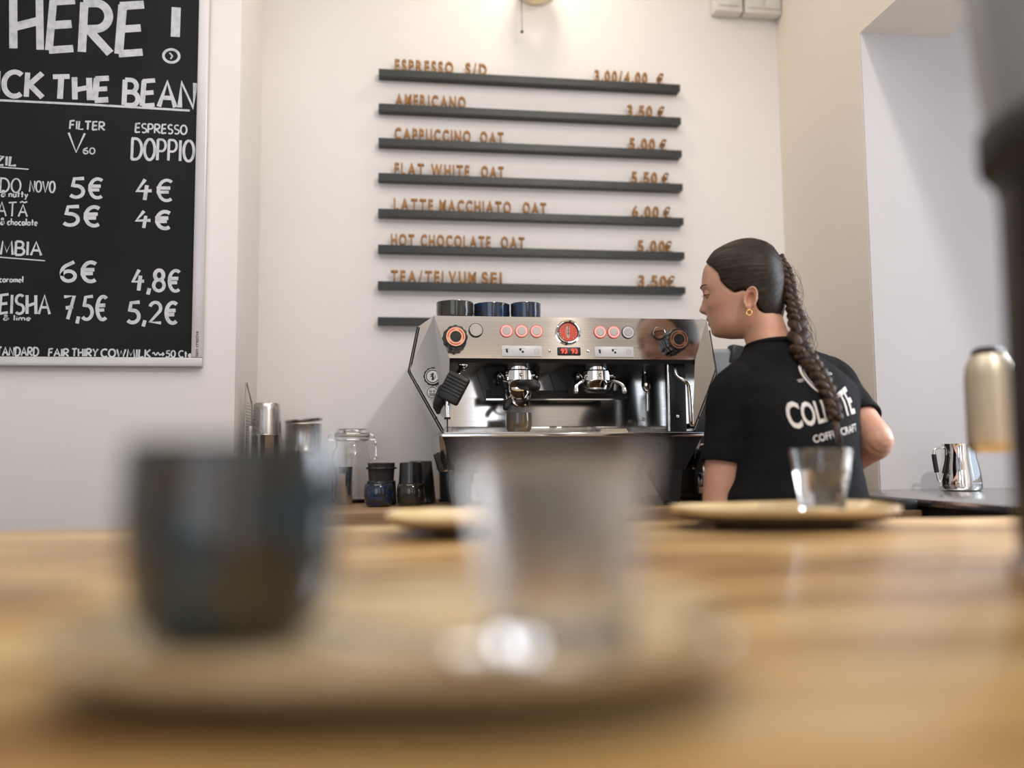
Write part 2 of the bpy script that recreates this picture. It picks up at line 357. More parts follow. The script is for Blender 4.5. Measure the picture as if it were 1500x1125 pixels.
# ------------------------------------------------------------------ stroke alphabet for the chalk writing
def A(cx, cy, rx, ry, a0, a1, n=14):
    return [(cx + rx * cos(radians(a0 + (a1 - a0) * k / n)), cy + ry * sin(radians(a0 + (a1 - a0) * k / n))) for k in range(n + 1)]
FONT = {
 'A': (.75, [[(0, 0), (.36, 1), (.75, 0)], [(.12, .36), (.64, .36)]]),
 'B': (.62, [[(0, 0), (.02, 1)], [(.02, 1)] + A(.28, .76, .26, .24, 90, -90) + [(.02, .52)], [(.05, .52)] + A(.32, .26, .30, .26, 90, -90) + [(0, 0)]]),
 'C': (.66, [A(.40, .5, .40, .5, 50, 310, 20)]),
 'D': (.70, [[(0, 0), (.02, 1)], [(-.04, 1)] + A(.25, .5, .45, .5, 90, -90, 18) + [(-.02, 0)]]),
 'E': (.56, [[(.06, 1), (0, 0)], [(0, .97), (.56, 1.03)], [(.02, .5), (.5, .55)], [(0, 0), (.56, .06)]]),
 'F': (.54, [[(.04, 1), (0, 0)], [(0, .97), (.54, 1.03)], [(.02, .5), (.46, .54)]]),
 'G': (.70, [A(.40, .5, .40, .5, 55, 345, 20) + [(.78, .42), (.48, .42)]]),
 'H': (.66, [[(.0, 1), (.05, 0)], [(.6, 1), (.66, 0)], [(.03, .42), (.62, .58)]]),
 'I': (.10, [[(.05, 1), (.05, 0)]]),
 'K': (.62, [[(.02, 1), (0, 0)], [(.58, 1), (.04, .45)], [(.12, .5), (.62, 0)]]),
 'L': (.52, [[(.04, 1), (0, 0), (.52, .04)]]),
 'M': (.86, [[(0, 0), (.12, 1), (.42, .2), (.74, 1), (.86, 0)]]),
 'N': (.70, [[(0, 0), (.06, 1), (.62, .02), (.70, 1)]]),
 'O': (.74, [A(.37, .5, .37, .5, 90, 450, 24)]),
 'P': (.60, [[(.02, 1), (0, 0)], [(0, 1)] + A(.28, .72, .30, .28, 90, -90) + [(.03, .44)]]),
 'R': (.66, [[(.02, 1), (0, 0)], [(0, .98)] + A(.30, .74, .30, .26, 90, -90) + [(.04, .46)], [(.12, .47), (.66, 0)]]),
 'S': (.58, [A(.31, .75, .27, .25, 40, 270, 12) + A(.29, .25, .29, .25, 90, -140, 12)]),
 'T': (.68, [[(0, .97), (.68, 1.02)], [(.34, 1), (.32, 0)]]),
 'U': (.66, [[(0, 1), (.01, .35)] + A(.33, .33, .32, .33, 180, 360, 12) + [(.66, 1)]]),
 'V': (.80, [[(0, 1), (.40, 0), (.80, 1)]]),
 'W': (.98, [[(0, 1), (.24, 0), (.48, .8), (.72, 0), (.98, 1)]]),
 'Y': (.70, [[(0, 1), (.34, .5), (.70, 1)], [(.34, .5), (.28, 0)]]),
 'Z': (.62, [[(0, .97), (.60, 1), (0, .02), (.62, .04)]]),
 'Ã': (.75, [[(0, 0), (.36, .85), (.75, 0)], [(.12, .32), (.64, .32)], [(.08, 1.0), (.28, 1.08), (.46, 1.0), (.72, 1.08)]]),
 '!': (.2, [[(.12, 1), (.08, .0)]]),
 '2': (.60, [A(.30, .72, .28, .28, 165, -30, 12) + [(.05, .04), (.62, .0)]]),
 '4': (.62, [[(.34, 1), (.02, .42), (.62, .46)], [(.42, .72), (.34, 0)]]),
 '5': (.60, [[(.60, 1), (.16, .96), (.10, .56)] + A(.26, .30, .32, .30, 100, -140, 14)]),
 '6': (.58, [[(.50, 1)] + A(.36, .42, .36, .44, 120, 200, 6) + A(.29, .26, .27, .26, 200, 540, 16)]),
 '7': (.60, [[(0, .96), (.60, 1), (.26, 0)], [(.12, .48), (.56, .54)]]),
 '8': (.56, [A(.28, .76, .23, .24, -90, 270, 16), A(.28, .27, .28, .27, 90, 450, 16)]),
 '0': (.60, [A(.30, .5, .30, .5, 90, 450, 22)]),
 ',': (.12, [[(.10, .12), (.02, -.18)]]),
 '€': (.66, [A(.42, .5, .34, .5, 55, 305, 18), [(0, .60), (.56, .62)], [(0, .40), (.50, .42)]]),
 '+': (.5, [[(.0, .45), (.5, .45)], [(.25, .75), (.25, .15)]]),
 '&': (.6, [[(.58, .1), (.12, .78)] + A(.26, .82, .15, .16, 180, 0, 8) + [(.05, .30)] + A(.22, .2, .2, .2, 150, 330, 8) + [(.55, .5)]]),
 'a': (.46, [A(.22, .26, .22, .26, 20, 380, 14), [(.44, .52), (.44, 0)]]),
 'c': (.40, [A(.24, .26, .22, .26, 50, 310, 10)]),
 'e': (.44, [[(.04, .28), (.42, .30)] + A(.22, .26, .21, .26, 10, 310, 12)]),
 'h': (.44, [[(.02, 1), (.0, 0)], [(.0, .3)] + A(.22, .28, .2, .22, 160, 0, 8) + [(.42, 0)]]),
 'i': (.08, [[(.04, .5), (.04, 0)], [(.04, .72), (.04, .78)]]),
 'l': (.08, [[(.05, 1), (.04, 0)]]),
 'm': (.66, [[(0, .5), (0, 0)], [(0, .3)] + A(.16, .3, .16, .2, 160, 0, 6) + [(.32, 0)], [(.32, .3)] + A(.49, .3, .17, .2, 160, 0, 6) + [(.66, 0)]]),
 'n': (.42, [[(0, .52), (0, 0)], [(0, .3)] + A(.2, .3, .2, .22, 160, 0, 8) + [(.40, 0)]]),
 'o': (.44, [A(.22, .26, .21, .26, 90, 450, 14)]),
 'r': (.32, [[(0, .52), (0, 0)], [(0, .3)] + A(.18, .34, .16, .16, 160, 40, 6)]),
 't': (.36, [[(.16, .9), (.18, 0)], [(0, .55), (.36, .57)]]),
 'u': (.42, [[(0, .52), (.02, .15)] + A(.2, .16, .18, .16, 180, 360, 8) + [(.40, .52)], [(.40, .5), (.42, 0)]]),
 'y': (.44, [[(0, .52), (.2, .08)], [(.44, .52), (.08, -.35)]]),
}
def layout(t, gap=.20, space=.36):
    x = 0; out = []
    for ch in t:
        if ch == ' ': x += space; continue
        wd, st = FONT[ch]
        out += [[(x + p, q) for p, q in s] for s in st]; x += wd + gap
    return out, max(x - gap, .01)

# ------------------------------------------------------------------ chalkboard on the left pier
cb = thing('chalkboard', 'large black chalkboard in white frame covered in handwritten coffee prices', 'chalkboard', (-1.1, 2.2, 1.275))
BX = -1.1; BZ = 1.275
fr = MB(); xl, xr, zt = -0.64, 0.640, 1.20
for x0, x1, z0, z1 in ((xl, xr, 0, 0.022), (xl, xr, zt - 0.022, zt), (xl, xl + 0.026, 0.022, zt - 0.022), (xr - 0.026, xr, 0.022, zt - 0.022)):
    fr.box(x0, x1, -0.022, 0.0, z0, z1, bev=0.003)
fr.build('frame', M_alu, cb)
MB().box(xl + .02, xr - .02, -0.012, -0.002, 0.018, zt - .02).build('writing_surface', M_board, cb)
CH = [("HERE",-0.9379,-0.6108,2.0502,2.1979),("!",-0.5558,-0.5300,2.1010,2.2015),("PICK",-1.0141,-0.8452,1.9321,2.0067),("THE",-0.8363,-0.6918,1.9307,2.0011),
 ("BEAN",-0.6670,-0.4860,1.9233,2.0000),("FILTER",-0.7881,-0.7029,1.8602,1.8850),("V",-0.7910,-0.7483,1.8015,1.8551),("60",-0.7545,-0.7249,1.7995,1.8180),
 ("ESPRESSO",-0.6346,-0.5082,1.8584,1.8852),("DOPPIO",-0.6424,-0.4888,1.7885,1.8475),("BRAZIL",-1.0286,-0.9034,1.7613,1.7900),("MUNDO",-1.0198,-0.8920,1.6959,1.7342),
 ("NOVO",-0.8752,-0.8138,1.6991,1.7303),("& nutty",-0.9382,-0.8754,1.6852,1.7042),("5€",-0.7842,-0.7004,1.6869,1.7430),("4€",-0.6301,-0.5362,1.6851,1.7456),
 ("CATÃ",-0.9686,-0.8744,1.6370,1.6754),("& chocolate",-0.9371,-0.8512,1.6161,1.6355),("5€",-0.7976,-0.7047,1.6168,1.6724),("4€",-0.6298,-0.5392,1.6147,1.6656),
 ("COLUMBIA",-1.0407,-0.8384,1.5416,1.5801),("6€",-0.7977,-0.7086,1.4785,1.5343),("4,8€",-0.6336,-0.5133,1.4580,1.5182),("caramel",-0.9348,-0.8787,1.4759,1.4936),
 ("GEISHA",-0.9622,-0.8139,1.3977,1.4498),("& lime",-0.9222,-0.8584,1.3834,1.3991),("7,5€",-0.7900,-0.6825,1.3851,1.4504),("5,2€",-0.6426,-0.5179,1.3786,1.4379),
 ("STANDARD",-0.9462,-0.8373,1.2977,1.3216),("FAIR",-0.8180,-0.7692,1.2970,1.3188),("THIRY",-0.7655,-0.7023,1.2973,1.3194),("COWMILK",-0.6985,-0.5808,1.2961,1.3188),
 ("+50 Ct",-0.5595,-0.4959,1.2971,1.3161)]
BOLD = {'HERE': .0195, '!': .023, 'PICK': .0130, 'THE': .0135, 'BEAN': .0115, 'DOPPIO': .0062, 'V': .0050, 'BRAZIL': .006, 'COLUMBIA': .0055, 'GEISHA': .0065}
def board(x, z, h): return (x - BX, -0.0120 - h, z - BZ)
for t, xa, xb, za, zb in CH:
    st, wd = layout(t, gap=.2)
    hgt = zb - za
    pen = BOLD.get(t, .0085 if '€' in t else (.0032 if hgt < .021 else .0040))
    inset = pen / 2
    sx = (xb - xa - pen) / wd; sz = hgt - pen
    mb = MB(); rnd = random.Random(t + str(xa))
    for k, s in enumerate(st):
        j = 0.004 * sz / .05
        pts = [(xa + inset + p * sx, za + inset + q * sz) for p, q in s]
        mb.ribbon(pts, pen * rnd.uniform(.9, 1.1), 0, 0.0004 + 0.00003 * k, board)
    mb.build('chalk_lettering', M_chalk, cb, smooth=0)
mb = MB()
for a, b, pw in (((-0.9799, 1.927), (-0.5041, 1.9225), .0055), ((-1.0347, 1.761), (-0.8773, 1.7569), .003), ((-1.0407, 1.5416), (-0.8321, 1.5315), .003)):
    mb = MB(); mb.ribbon([a, ((a[0] + b[0]) / 2, (a[1] + b[1]) / 2 + .0015), b], pw, 0, .0003, board); mb.build('chalk_underline', M_chalk, cb, smooth=0)
mb = MB(); mb.ribbon(A(-.5516, 2.062, .019, .017, 0, 360, 24), .0065, 0, .0004, board)
mb.ribbon([(-.556, 2.070), (-.549, 2.062), (-.553, 2.054)], .004, 0, .0005, board); mb.build('chalk_dot', M_chalk, cb, smooth=0)
mb = MB(); mb.ribbon([(-.578 + .020 * k / 12, 1.3065 + .0035 * sin(k * 1.05)) for k in range(13)], .003, 0, .0003, board); mb.build('chalk_squiggle', M_chalk, cb, smooth=0)
mm = MB().cyl(.0055, 0, .004, 20, bev=.001).build('magnet_dot', M_white, cb); mm.rotation_euler = (radians(90), 0, 0); mm.location = (-.4892 - BX, -.012, 1.3027 - BZ)
me = text_mesh('sam creative', .0125, offset=.0002)
o = link(me, 'printed_name', M_ink, cb, smooth=0)
o.rotation_euler = (radians(90), radians(-90), 0); o.location = (-.4690 - BX, -.0224, 1.2990 - BZ)

# ------------------------------------------------------------------ menu ledges and wooden letters
ORD = ['first', 'second', 'third', 'fourth', 'fifth', 'sixth', 'seventh', 'eighth', 'ninth', 'tenth']
RZ = [2.199, 2.092, 1.9865, 1.8795, 1.7715, 1.6635, 1.5545, 1.4485]
ROWS = [[('ESPRESSO', 0.007, 0.183), ('S/D', 0.2203, 0.2848), ('3.00/4.00', 0.6231, 0.7915), ('€', 0.8224, 0.8446)],
 [('AMERICANO', 0.009, 0.2203), ('3.50', 0.7255, 0.8047), ('€', 0.8224, 0.8446)],
 [('CAPPUCCINO', 0.007, 0.2348), ('OAT', 0.2639, 0.3351), ('5.00', 0.7299, 0.8113), ('€', 0.8268, 0.849)],
 [('FLAT', 0.007, 0.0946), ('WHITE', 0.1151, 0.2306), ('OAT', 0.266, 0.3351), ('5.50', 0.7343, 0.8158), ('€', 0.8313, 0.8534)],
 [('LATTE', 0.005, 0.1212), ('MACCHIATO', 0.1397, 0.3561), ('OAT', 0.392, 0.4641), ('6.00', 0.7343, 0.818), ('€', 0.8335, 0.8557)],
 [('HOT', -0.0031, 0.066), ('CHOCOLATE', 0.0844, 0.2932), ('OAT', 0.3246, 0.3962), ('5.00', 0.7496, 0.8357), ('€', 0.8357, 0.8579)],
 [('TEA/TEI', -0.0031, 0.1521), ('VUM', 0.1665, 0.2494), ('SEI', 0.266, 0.3267), ('3.50', 0.7496, 0.8379), ('€', 0.8401, 0.8645)]]
WHERE = ['top', 'second', 'third', 'fourth', 'fifth', 'sixth', 'seventh']
RL = ['topmost black menu ledge holding the ESPRESSO letters', 'black menu ledge holding the AMERICANO letters', 'black menu ledge holding the CAPPUCCINO letters',
      'black menu ledge holding the FLAT WHITE letters', 'black menu ledge holding the LATTE MACCHIATO letters', 'black menu ledge holding the HOT CHOCOLATE letters',
      'black menu ledge holding the TEA letters', 'lowest black menu ledge, empty, partly behind the coffee machine']
rail_mesh = MB().prism([(0, 0), (0, .0205), (.003, .0205), (.003, .0180), (.031, .0180), (.031, .0225), (.035, .0225), (.035, 0)], -.468, .468, axis='x').mesh('menu_ledge')
for k, z in enumerate(RZ):
    me = rail_mesh if k else rail_mesh
    o = link(me, 'menu_ledge', M_rail, None, smooth=0, loc=(.4275, 2.515, z - .011)); tag(o, RL[k], 'ledge', 'black menu ledges on the back wall')
_glyph = {}
def glyph(ch):
    if ch not in _glyph:
        me = text_mesh(ch, 1.0, extrude=.0, offset=.012 if ch == '€' else .034)
        xs = [v.co.x for v in me.vertices]; ys = [v.co.y for v in me.vertices]
        x0, x1 = min(xs), max(xs)
        for v in me.vertices: v.co.x -= x0
        # give the plywood its thickness
        bm = bmesh.new(); bm.from_mesh(me); r = bmesh.ops.extrude_face_region(bm, geom=bm.faces[:])
        for v in [g for g in r['geom'] if isinstance(g, bmesh.types.BMVert)]: v.co.z += 0.14
        bmesh.ops.recalc_face_normals(bm, faces=bm.faces[:]); bmesh.ops.transform(bm, matrix=FRONT, verts=bm.verts[:])
        bm.to_mesh(me); bm.free(); me.materials.clear(); me.materials.append(M_letter)
        _glyph[ch] = (me, x1 - x0, min(ys), max(ys))
    return _glyph[ch]
CAP = glyph('E')[3]; HL = .0360
NAMES = {'€': 'euro sign', '.': 'full stop', '/': 'slash'}
for k, row in enumerate(ROWS):
    zb = RZ[k] - .011 + .0180
    for word, xa, xb in row:
        gs = [glyph(c) for c in word]; gap = .20
        tot = sum(max(g[1], .18) for g in gs) + gap * (len(gs) - 1)
        sx = (xb - xa) / tot; sz = HL / CAP; x = xa
        for i, (c, g) in enumerate(zip(word, gs)):
            o = bpy.data.objects.new('menu_letter', g[0]); COL.objects.link(o)
            wd = max(g[1], .18)
            o.location = (x + (wd - g[1]) / 2 * sx, 2.5275, zb - min(g[2], 0) * sz); o.scale = (sx, .055, sz); x += (wd + gap) * sx
            kind = NAMES.get(c, ('figure ' if c.isdigit() else 'letter ') + c)
            if len(word) == 1: lb = 'wooden euro sign at the right end of the %s menu ledge' % WHERE[k]
            elif c.isdigit() or c in './' and word[0].isdigit(): lb = 'wooden %s, %s in %s on the %s menu ledge' % (kind, ORD[i], word, WHERE[k])
            else: lb = 'wooden %s, %s in %s on the %s menu ledge' % (kind, ORD[i], word, WHERE[k])
            tag(o, lb, 'letter', 'wooden letters on the %s menu ledge' % WHERE[k])

# ------------------------------------------------------------------ wall lamp and switches
wlt = thing('wall_lamp', 'round cream wall lamp with pull chain above the menu', 'lamp', (0.44, YB, 2.53))
lm = MB(); lm.lathe([(0, .0), (.075, 0), (.075, .012), (.050, .03), (.030, .05), (.0, .05)], 40, FRONT); lm.build('wall_plate', M_lampc, wlt)
lm = MB(); lm.lathe([(.030, .0), (.052, .012), (.056, .03), (.050, .05), (.046, .05), (.050, .03), (.046, .014), (.028, .004)], 40, Matrix.Translation((0, -.085, -.055)) @ Matrix.Rotation(radians(38), 4, 'X'), closed=True)
lm.build('socket_ring', M_lampc, wlt)
lm = MB(); lm.tube([(0, -.04, 0), (0, -.07, -.01), (0, -.085, -.045)], .012, 12, sub=4); lm.build('arm', M_lampc, wlt)
lm = MB(); lm.ball((0, -.108, -.005), .036, 24); lm.build('bulb', M_bulb, wlt)
lm = MB()
for q in range(24): lm.ball((-.048, -.05, -.058 - q * .0052), .0014, 6)
lm.tube([(-.048, -.05, -.03), (-.048, -.05, -.183)], .0006, 6); lm.ball((-.048, -.05, -.188), .0048, 12)
lm.tube([(-.048, -.05, -.03), (-.03, -.055, -.02), (0, -.06, -.01)], .003, 8, sub=3)
lm.build('pull_chain', M_grind, wlt)
sw = thing('light_switch', 'single cream surface switch box left of the double box', 'switch', (1.062, YB, 2.455), group='wall switches near the ceiling corner')
MB().box(-.047, .047, -.042, 0, 0, .09, bev=.006).build('housing', M_white, sw)
MB().box(-.032, .032, -.047, -.041, .018, .075, bev=.002).build('rocker', M_white, sw)
s2 = thing('light_switch', 'double cream switch and socket box beside the corner of the walls', 'switch', (1.178, YB, 2.455), group='wall switches near the ceiling corner')
MB().box(-.062, .062, -.042, 0, 0, .09, bev=.006).build('housing', M_white, s2)
for x in (-.030, .030): MB().box(x - .026, x + .026, -.047, -.041, .016, .075, bev=.002).build('rocker', M_white, s2)
q = MB().cyl(.004, 0, .003, 12, Matrix.Translation((-.03, -.0468, .052)) @ FRONT).build('keyhole', M_blackm, s2)

# ------------------------------------------------------------------ counters and the bar
ct = thing('wooden_counter', 'oak back counter under the coffee machine', 'counter', (0.33, 2.25, 0))
MB().box(-.712, .72, -.30, .298, .885, .927, bev=.003).build('worktop', M_ply, ct)
MB().box(-.700, .71, -.27, .29, 0.10, .885).build('cabinet_body', M_brwood, ct)
MB().box(-.690, .70, -.22, .28, 0.0, .10).build('plinth', M_blackm, ct)
sc = thing('steel_counter', 'dark counter with steel top running along the window niche', 'counter', (1.45, 1.70, 0))
MB().box(-.390, .445, -.36, .365, .942, .956, bev=.002).build('worktop', M_steelb, sc)
MB().box(-.380, -.215, -.35, .36, 0.0, .942).build('cabinet_body', M_blackm, sc)
bx = thing('wooden_box', 'small brown wooden box at the end of the steel counter, behind the bar', 'box', (1.022, 1.70, 0.0))
MB().box(-.026, .026, -.10, .12, .0, .935, bev=.002).build('carcass', M_brwood, bx)
MB().box(-.018, .018, -.103, -.099, .80, .925, bev=.001).build('drawer_front', M_brwood, bx)
MB().box(-.026, .026, -.08, .26, 0, .022, bev=.006).build('bar_mat', M_black, loc=(1.022, 1.69, .935))
tag(bpy.data.objects['bar_mat'], 'black rubber bar mat on the wooden box beside the steel counter', 'mat')

bar = thing('bar_counter', 'light oak bar table in the foreground holding plates and glasses', 'bar', (0, 0, 0))
sl = -.0791
def yfar(x): return 1.328 + sl * (x + .46)
bt = MB(); bt.prism([(-1.9, .13), (1.20, .13), (1.20, yfar(1.20)), (-1.9, yfar(-1.9))], .905, .95, axis='z', bev=.004); bt.build('tabletop', M_bar, bar)
bb = MB(); bb.prism([(-1.8, .35), (1.19, .35), (1.19, yfar(1.19) - .12), (-1.8, yfar(-1.8) - .12)], 0, .905, axis='z'); bb.build('base_panel', M_brwood, bar)

# ------------------------------------------------------------------ tableware on the bar
def make_plate(loc, rot, a, b, label, group, seed):
    t = thing('stoneware_plate', label, 'plate', loc, rot, group)
    rnd = random.Random(seed); ph = [rnd.uniform(0, 6.28) for _ in range(3)]
    def rim(th, f, z):
        n = 2.8; c, s_ = cos(th), sin(th)
        rr = (abs(c) ** n + abs(s_) ** n) ** (-1 / n)
        wv = 1 + .018 * sin(2 * th + ph[0]) + .012 * sin(3 * th + ph[1])
        return (a * f * rr * c * wv, b * f * rr * s_ * wv, z + (.0012 * sin(2 * th + ph[2]) if f > .8 else 0))
    def shell(prof):
        bm = bmesh.new(); N = 96; rings = []
        for f, z in prof:
            rings.append([bm.verts.new(rim(2 * pi * k / N, f, z)) for k in range(N)] if f > 0 else [bm.verts.new((0, 0, z))])
        for p, q in zip(rings, rings[1:]):
            for k in range(N):
                k2 = (k + 1) % N
                if len(p) == 1: bm.faces.new((p[0], q[k], q[k2]))
                elif len(q) == 1: bm.faces.new((p[k], q[0], p[k2]))
                else: bm.faces.new((p[k], q[k], q[k2], p[k2]))
        bmesh.ops.recalc_face_normals(bm, faces=bm.faces[:])
        m = MB(); m.bm.free(); m.bm = bm; return m
    shell([(0, .0137), (.60, .0137), (.85, .0140), (.91, .0175), (.965, .0250), (.99, .0285), (1.0, .0295), (1.012, .0280), (1.003, .0240), (.975, .0195), (.965, .0195), (.80, .0118), (0, .0118)]).build('dish', M_plate, t, smooth=60)
    shell([(0, .0118), (.80, .0118), (.968, .0194), (.974, .0190), (.90, .0125), (.80, .0085), (.66, .0060), (0, .0060)]).build('underside', M_shadeclay, t, smooth=60)
    shell([(0, .0062), (.62, .0062), (.60, .0), (.54, .0), (.525, .0040), (0, .0040)]).build('foot_ring', M_shadeclay, t)
    return t
TZ = .95
make_plate((.006, .412, TZ), radians(-9), .147, .113, 'sand coloured oval plate nearest the camera carrying the large blue cup', 'oval stoneware plates on the bar', 1)
make_plate((.537, 1.135, TZ), radians(-4.5), .155, .098, 'sand coloured oval plate at the back right with one glass of water on it', 'oval stoneware plates on the bar', 2)
make_plate((.150, 1.105, TZ), radians(-4.5), .152, .090, 'empty oval plate at the far edge of the bar, half hidden by the near glass', 'oval stoneware plates on the bar', 3)
PZ = TZ + .0150

cup = thing('latte_cup', 'large blue and brown glazed cup without handle, blurred in the foreground', 'cup', (-.0765, .442, PZ))
MB().lathe([(0, .0), (.031, .0), (.0400, .004), (.0462, .012), (.0496, .025), (.0515, .040), (.0522, .060), (.0515, .075), (.0505, .091), (.0498, .0935), (.0482, .0935), (.0470, .091), (.0482, .060), (.0455, .028), (.036, .010), (0, .007)], 56).build('body', M_glaze, cup)
M_coffee = mat('coffee_with_milk', (0.20, 0.09, 0.035), 0.3, scale=40)
MB().lathe([(0, .0760), (.0476, .0760), (.0474, .0745), (0, .0745)], 48).build('coffee', M_coffee, cup)

def tumbler(loc, r0, r1, h, water, label, seg=10, gm=None):
    """straight faceted water glass: thick foot, flat flutes low on the outside, round rim"""
    t = thing('water_glass', label, 'glass', loc, 0.2, 'water glasses on the plates')
    bm = bmesh.new(); N = 60; rings = []
    def fl(k, z):                                          # flutes fade out under the rim
        f = max(0.0, 1 - z / (h * .72)); c = cos(((2 * pi * k / N) % (2 * pi / seg)) - pi / seg)
        return 1 - f * .75 * (1 - cos(pi / seg) / c)
    def R(z): return r0 + (r1 - r0) * (z / h)
    out = [(R(0) * .93, 0), (R(0), .002)] + [(R(z), z) for z in (h * .12, h * .3, h * .5, h * .7, h * .85, h - .001)]
    inn = [(R(h) - .0008, h), (R(h) - .0020, h - .001)] + [(R(z) - .0026, z) for z in (h * .85, h * .7, h * .5, h * .3, h * .16)] + [(R(0) * .70, h * .115)]
    bot = bm.verts.new((0, 0, .001)); prev = None
    for i, (r, z) in enumerate(out + inn):
        f = 1 if i < len(out) else 0
        ring = [bm.verts.new(((r * (fl(k, z) if f else 1)) * cos(2 * pi * k / N), (r * (fl(k, z) if f else 1)) * sin(2 * pi * k / N), z)) for k in range(N)]
        for k in range(N):
            k2 = (k + 1) % N
            if prev is None: bm.faces.new((bot, ring[k2], ring[k]))
            else: bm.faces.new((prev[k], prev[k2], ring[k2], ring[k]))
        prev = ring
    top = bm.verts.new((0, 0, h * .11))
    for k in range(N): bm.faces.new((prev[k], prev[(k + 1) % N], top))
    bmesh.ops.recalc_face_normals(bm, faces=bm.faces[:])
    m = MB(); m.bm.free(); m.bm = bm; m.build('tumbler', gm or M_glass, t, smooth=30)
    if gm: MB().lathe([(0, .0), (R(0) * .95, 0), (R(0) * 1.01, .002), (R(.011) * 1.015, .011), (R(.012) * 1.0, .0125), (0, .0125)], 10).build('clear_base', M_glass, t, smooth=20)
    g = .0026 - .0004
    MB().lathe([(0, h * .112)] + [(R(0) * .69, h * .117)] + [(R(z) - g, z) for z in (h * .16, h * .3, h * .5, water - .001)] + [(R(water) - g, water), (0, water)], 60).build('water', M_water, t)
    return t
tumbler((.0735, .378, PZ), .0300, .0420, .090, .080, 'large blurred misted glass of water on the nearest plate, right of the blue cup', gm=M_fog)
tumbler((.602, 1.150, PZ), .0300, .0425, .091, .062, 'glass of water on the far right plate in front of the barista')

spn = thing('teaspoon', 'small steel teaspoon lying on the nearest plate between the cup and the glass', 'spoon', (-.030, .425, PZ + .002), radians(-47))
sm = MB()
def spoon_station(x, w, z): return [(x, w, z + .0012), (x, 0, z + .0004), (x, -w, z + .0012)]
sm.tube([(0, 0, .002), (.03, 0, .003), (.06, 0, .006), (.078, 0, .004)], [.0026, .0020, .0016, .0018], 10, sub=4)
sm.build('handle', M_steelb, spn)
sm = MB(); sm.lathe([(0, 0), (.5, .1), (.8, .25), (1, .5), (.94, .5), (.75, .31), (.45, .17), (0, .08)], 32, Matrix.Translation((.092, 0, -.001)) @ Matrix.Diagonal((.0165, .0105, .010, 1))); sm.build('bowl', M_chrome, spn)

# ------------------------------------------------------------------ dark grinder and metal dispenser on the right
g = thing('coffee_grinder', 'tall dark coffee grinder with grey hopper cut by the right frame edge', 'grinder', (.566, .590, TZ))
MB().lathe([(0, 0), (.088, 0), (.090, .004), (.090, .012), (.086, .016), (0, .016)], 48).build('base_ring', M_steelb, g)
MB().lathe([(0, .016), (.081, .016), (.0835, .04), (.0825, .30), (.0825, .312), (0, .312)], 48).build('body', M_grind, g)
MB().lathe([(0, .312), (.084, .312), (.086, .325), (.094, .330), (.096, .336), (.096, .362), (.092, .367), (0, .367)], 48).build('adjustment_collar', M_blackm, g)
MB().lathe([(.090, .367), (.096, .42), (.103, .52), (.106, .58), (.103, .58), (.100, .52), (.092, .42), (.086, .370), (0, .370), (0, .367)], 48).build('hopper', M_smoke, g)
MB().lathe([(0, .58), (.112, .58), (.112, .592), (.02, .605), (0, .605)], 40).build('hopper_lid', M_blackm, g)

tp = thing('drink_dispenser', 'satin beige metal dispenser head in front of the white niche, at the right edge', 'dispenser', (.995, 1.10, TZ))
MB().lathe([(0, 0), (.045, 0), (.045, .006), (.020, .012), (.017, .02), (.017, .235), (.021, .24), (.021, .26), (0, .265)], 32).build('column', M_tap, tp)  # column and arm added as a support for the head
MB().tube([(-.005, .004, .215), (-.05, .02, .215), (-.098, .034, .215)], .010, 14, sub=3).build('arm', M_tap, tp)
MB().lathe([(0, .098), (.026, .099), (.0325, .106), (.0335, .12), (.0335, .205), (.031, .225), (.022, .242), (0, .247)], 40, Matrix.Translation((-.131, .042, 0))).build('head', M_tap, tp)
MB().lathe([(.0225, .240), (.0225, .246), (.016, .252), (0, .253), (0, .246), (.018, .244)], 32, Matrix.Translation((-.131, .042, 0))).build('top_ring', M_grind, tp)

# ------------------------------------------------------------------ milk pitcher on the steel counter
p = thing('milk_pitcher', 'polished steel milk pitcher with black handle sleeve on the steel counter', 'pitcher', (1.372, 1.935, .956), radians(-10))
PR = [(0, .001), (.044, .001), (.0475, .004), (.0485, .012), (.0480, .030), (.0445, .055), (.0390, .080), (.0375, .098), (.0385, .114)]
mb = MB(); bm = mb.bm; N = 56; rings = []
prof = PR + [(r - .0013, z) for r, z in PR[::-1] if z > .01] + [(0, .004)]
for i, (r, z) in enumerate(prof):
    if r == 0: rings.append([bm.verts.new((0, 0, z))]); continue
    ring = []
    for k in range(N):
        th = 2 * pi * k / N
        sp_ = math.exp(-((th - 0 + pi) % (2 * pi) - pi) ** 2 / .09) * max(0, (z - .075) / .039) ** 1.5
        ring.append(bm.verts.new(((r + sp_ * .016) * cos(th), r * sin(th), z + sp_ * .009)))
    rings.append(ring)
for a_, b_ in zip(rings, rings[1:]):
    for k in range(N):
        k2 = (k + 1) % N
        if len(a_) == 1: bm.faces.new((a_[0], b_[k2], b_[k]))
        elif len(b_) == 1: bm.faces.new((a_[k], a_[k2], b_[0]))
        else: bm.faces.new((a_[k], a_[k2], b_[k2], b_[k]))
bmesh.ops.recalc_face_normals(bm, faces=bm.faces[:])
mb.build('jug_body', M_chrome, p, smooth=50)
hm = MB(); hm.tube([(-.037, 0, .104), (-.052, 0, .104), (-.060, 0, .094), (-.057, 0, .060), (-.053, 0, .030), (-.046, 0, .022), (-.042, 0, .022)], .0032, 10, sub=5); hd = hm.build('handle', M_chrome, p)
MB().tube([(-.0605, 0, .089), (-.0585, 0, .068), (-.0555, 0, .045)], .0056, 12, sub=4).build('handle_sleeve', M_black, hd)

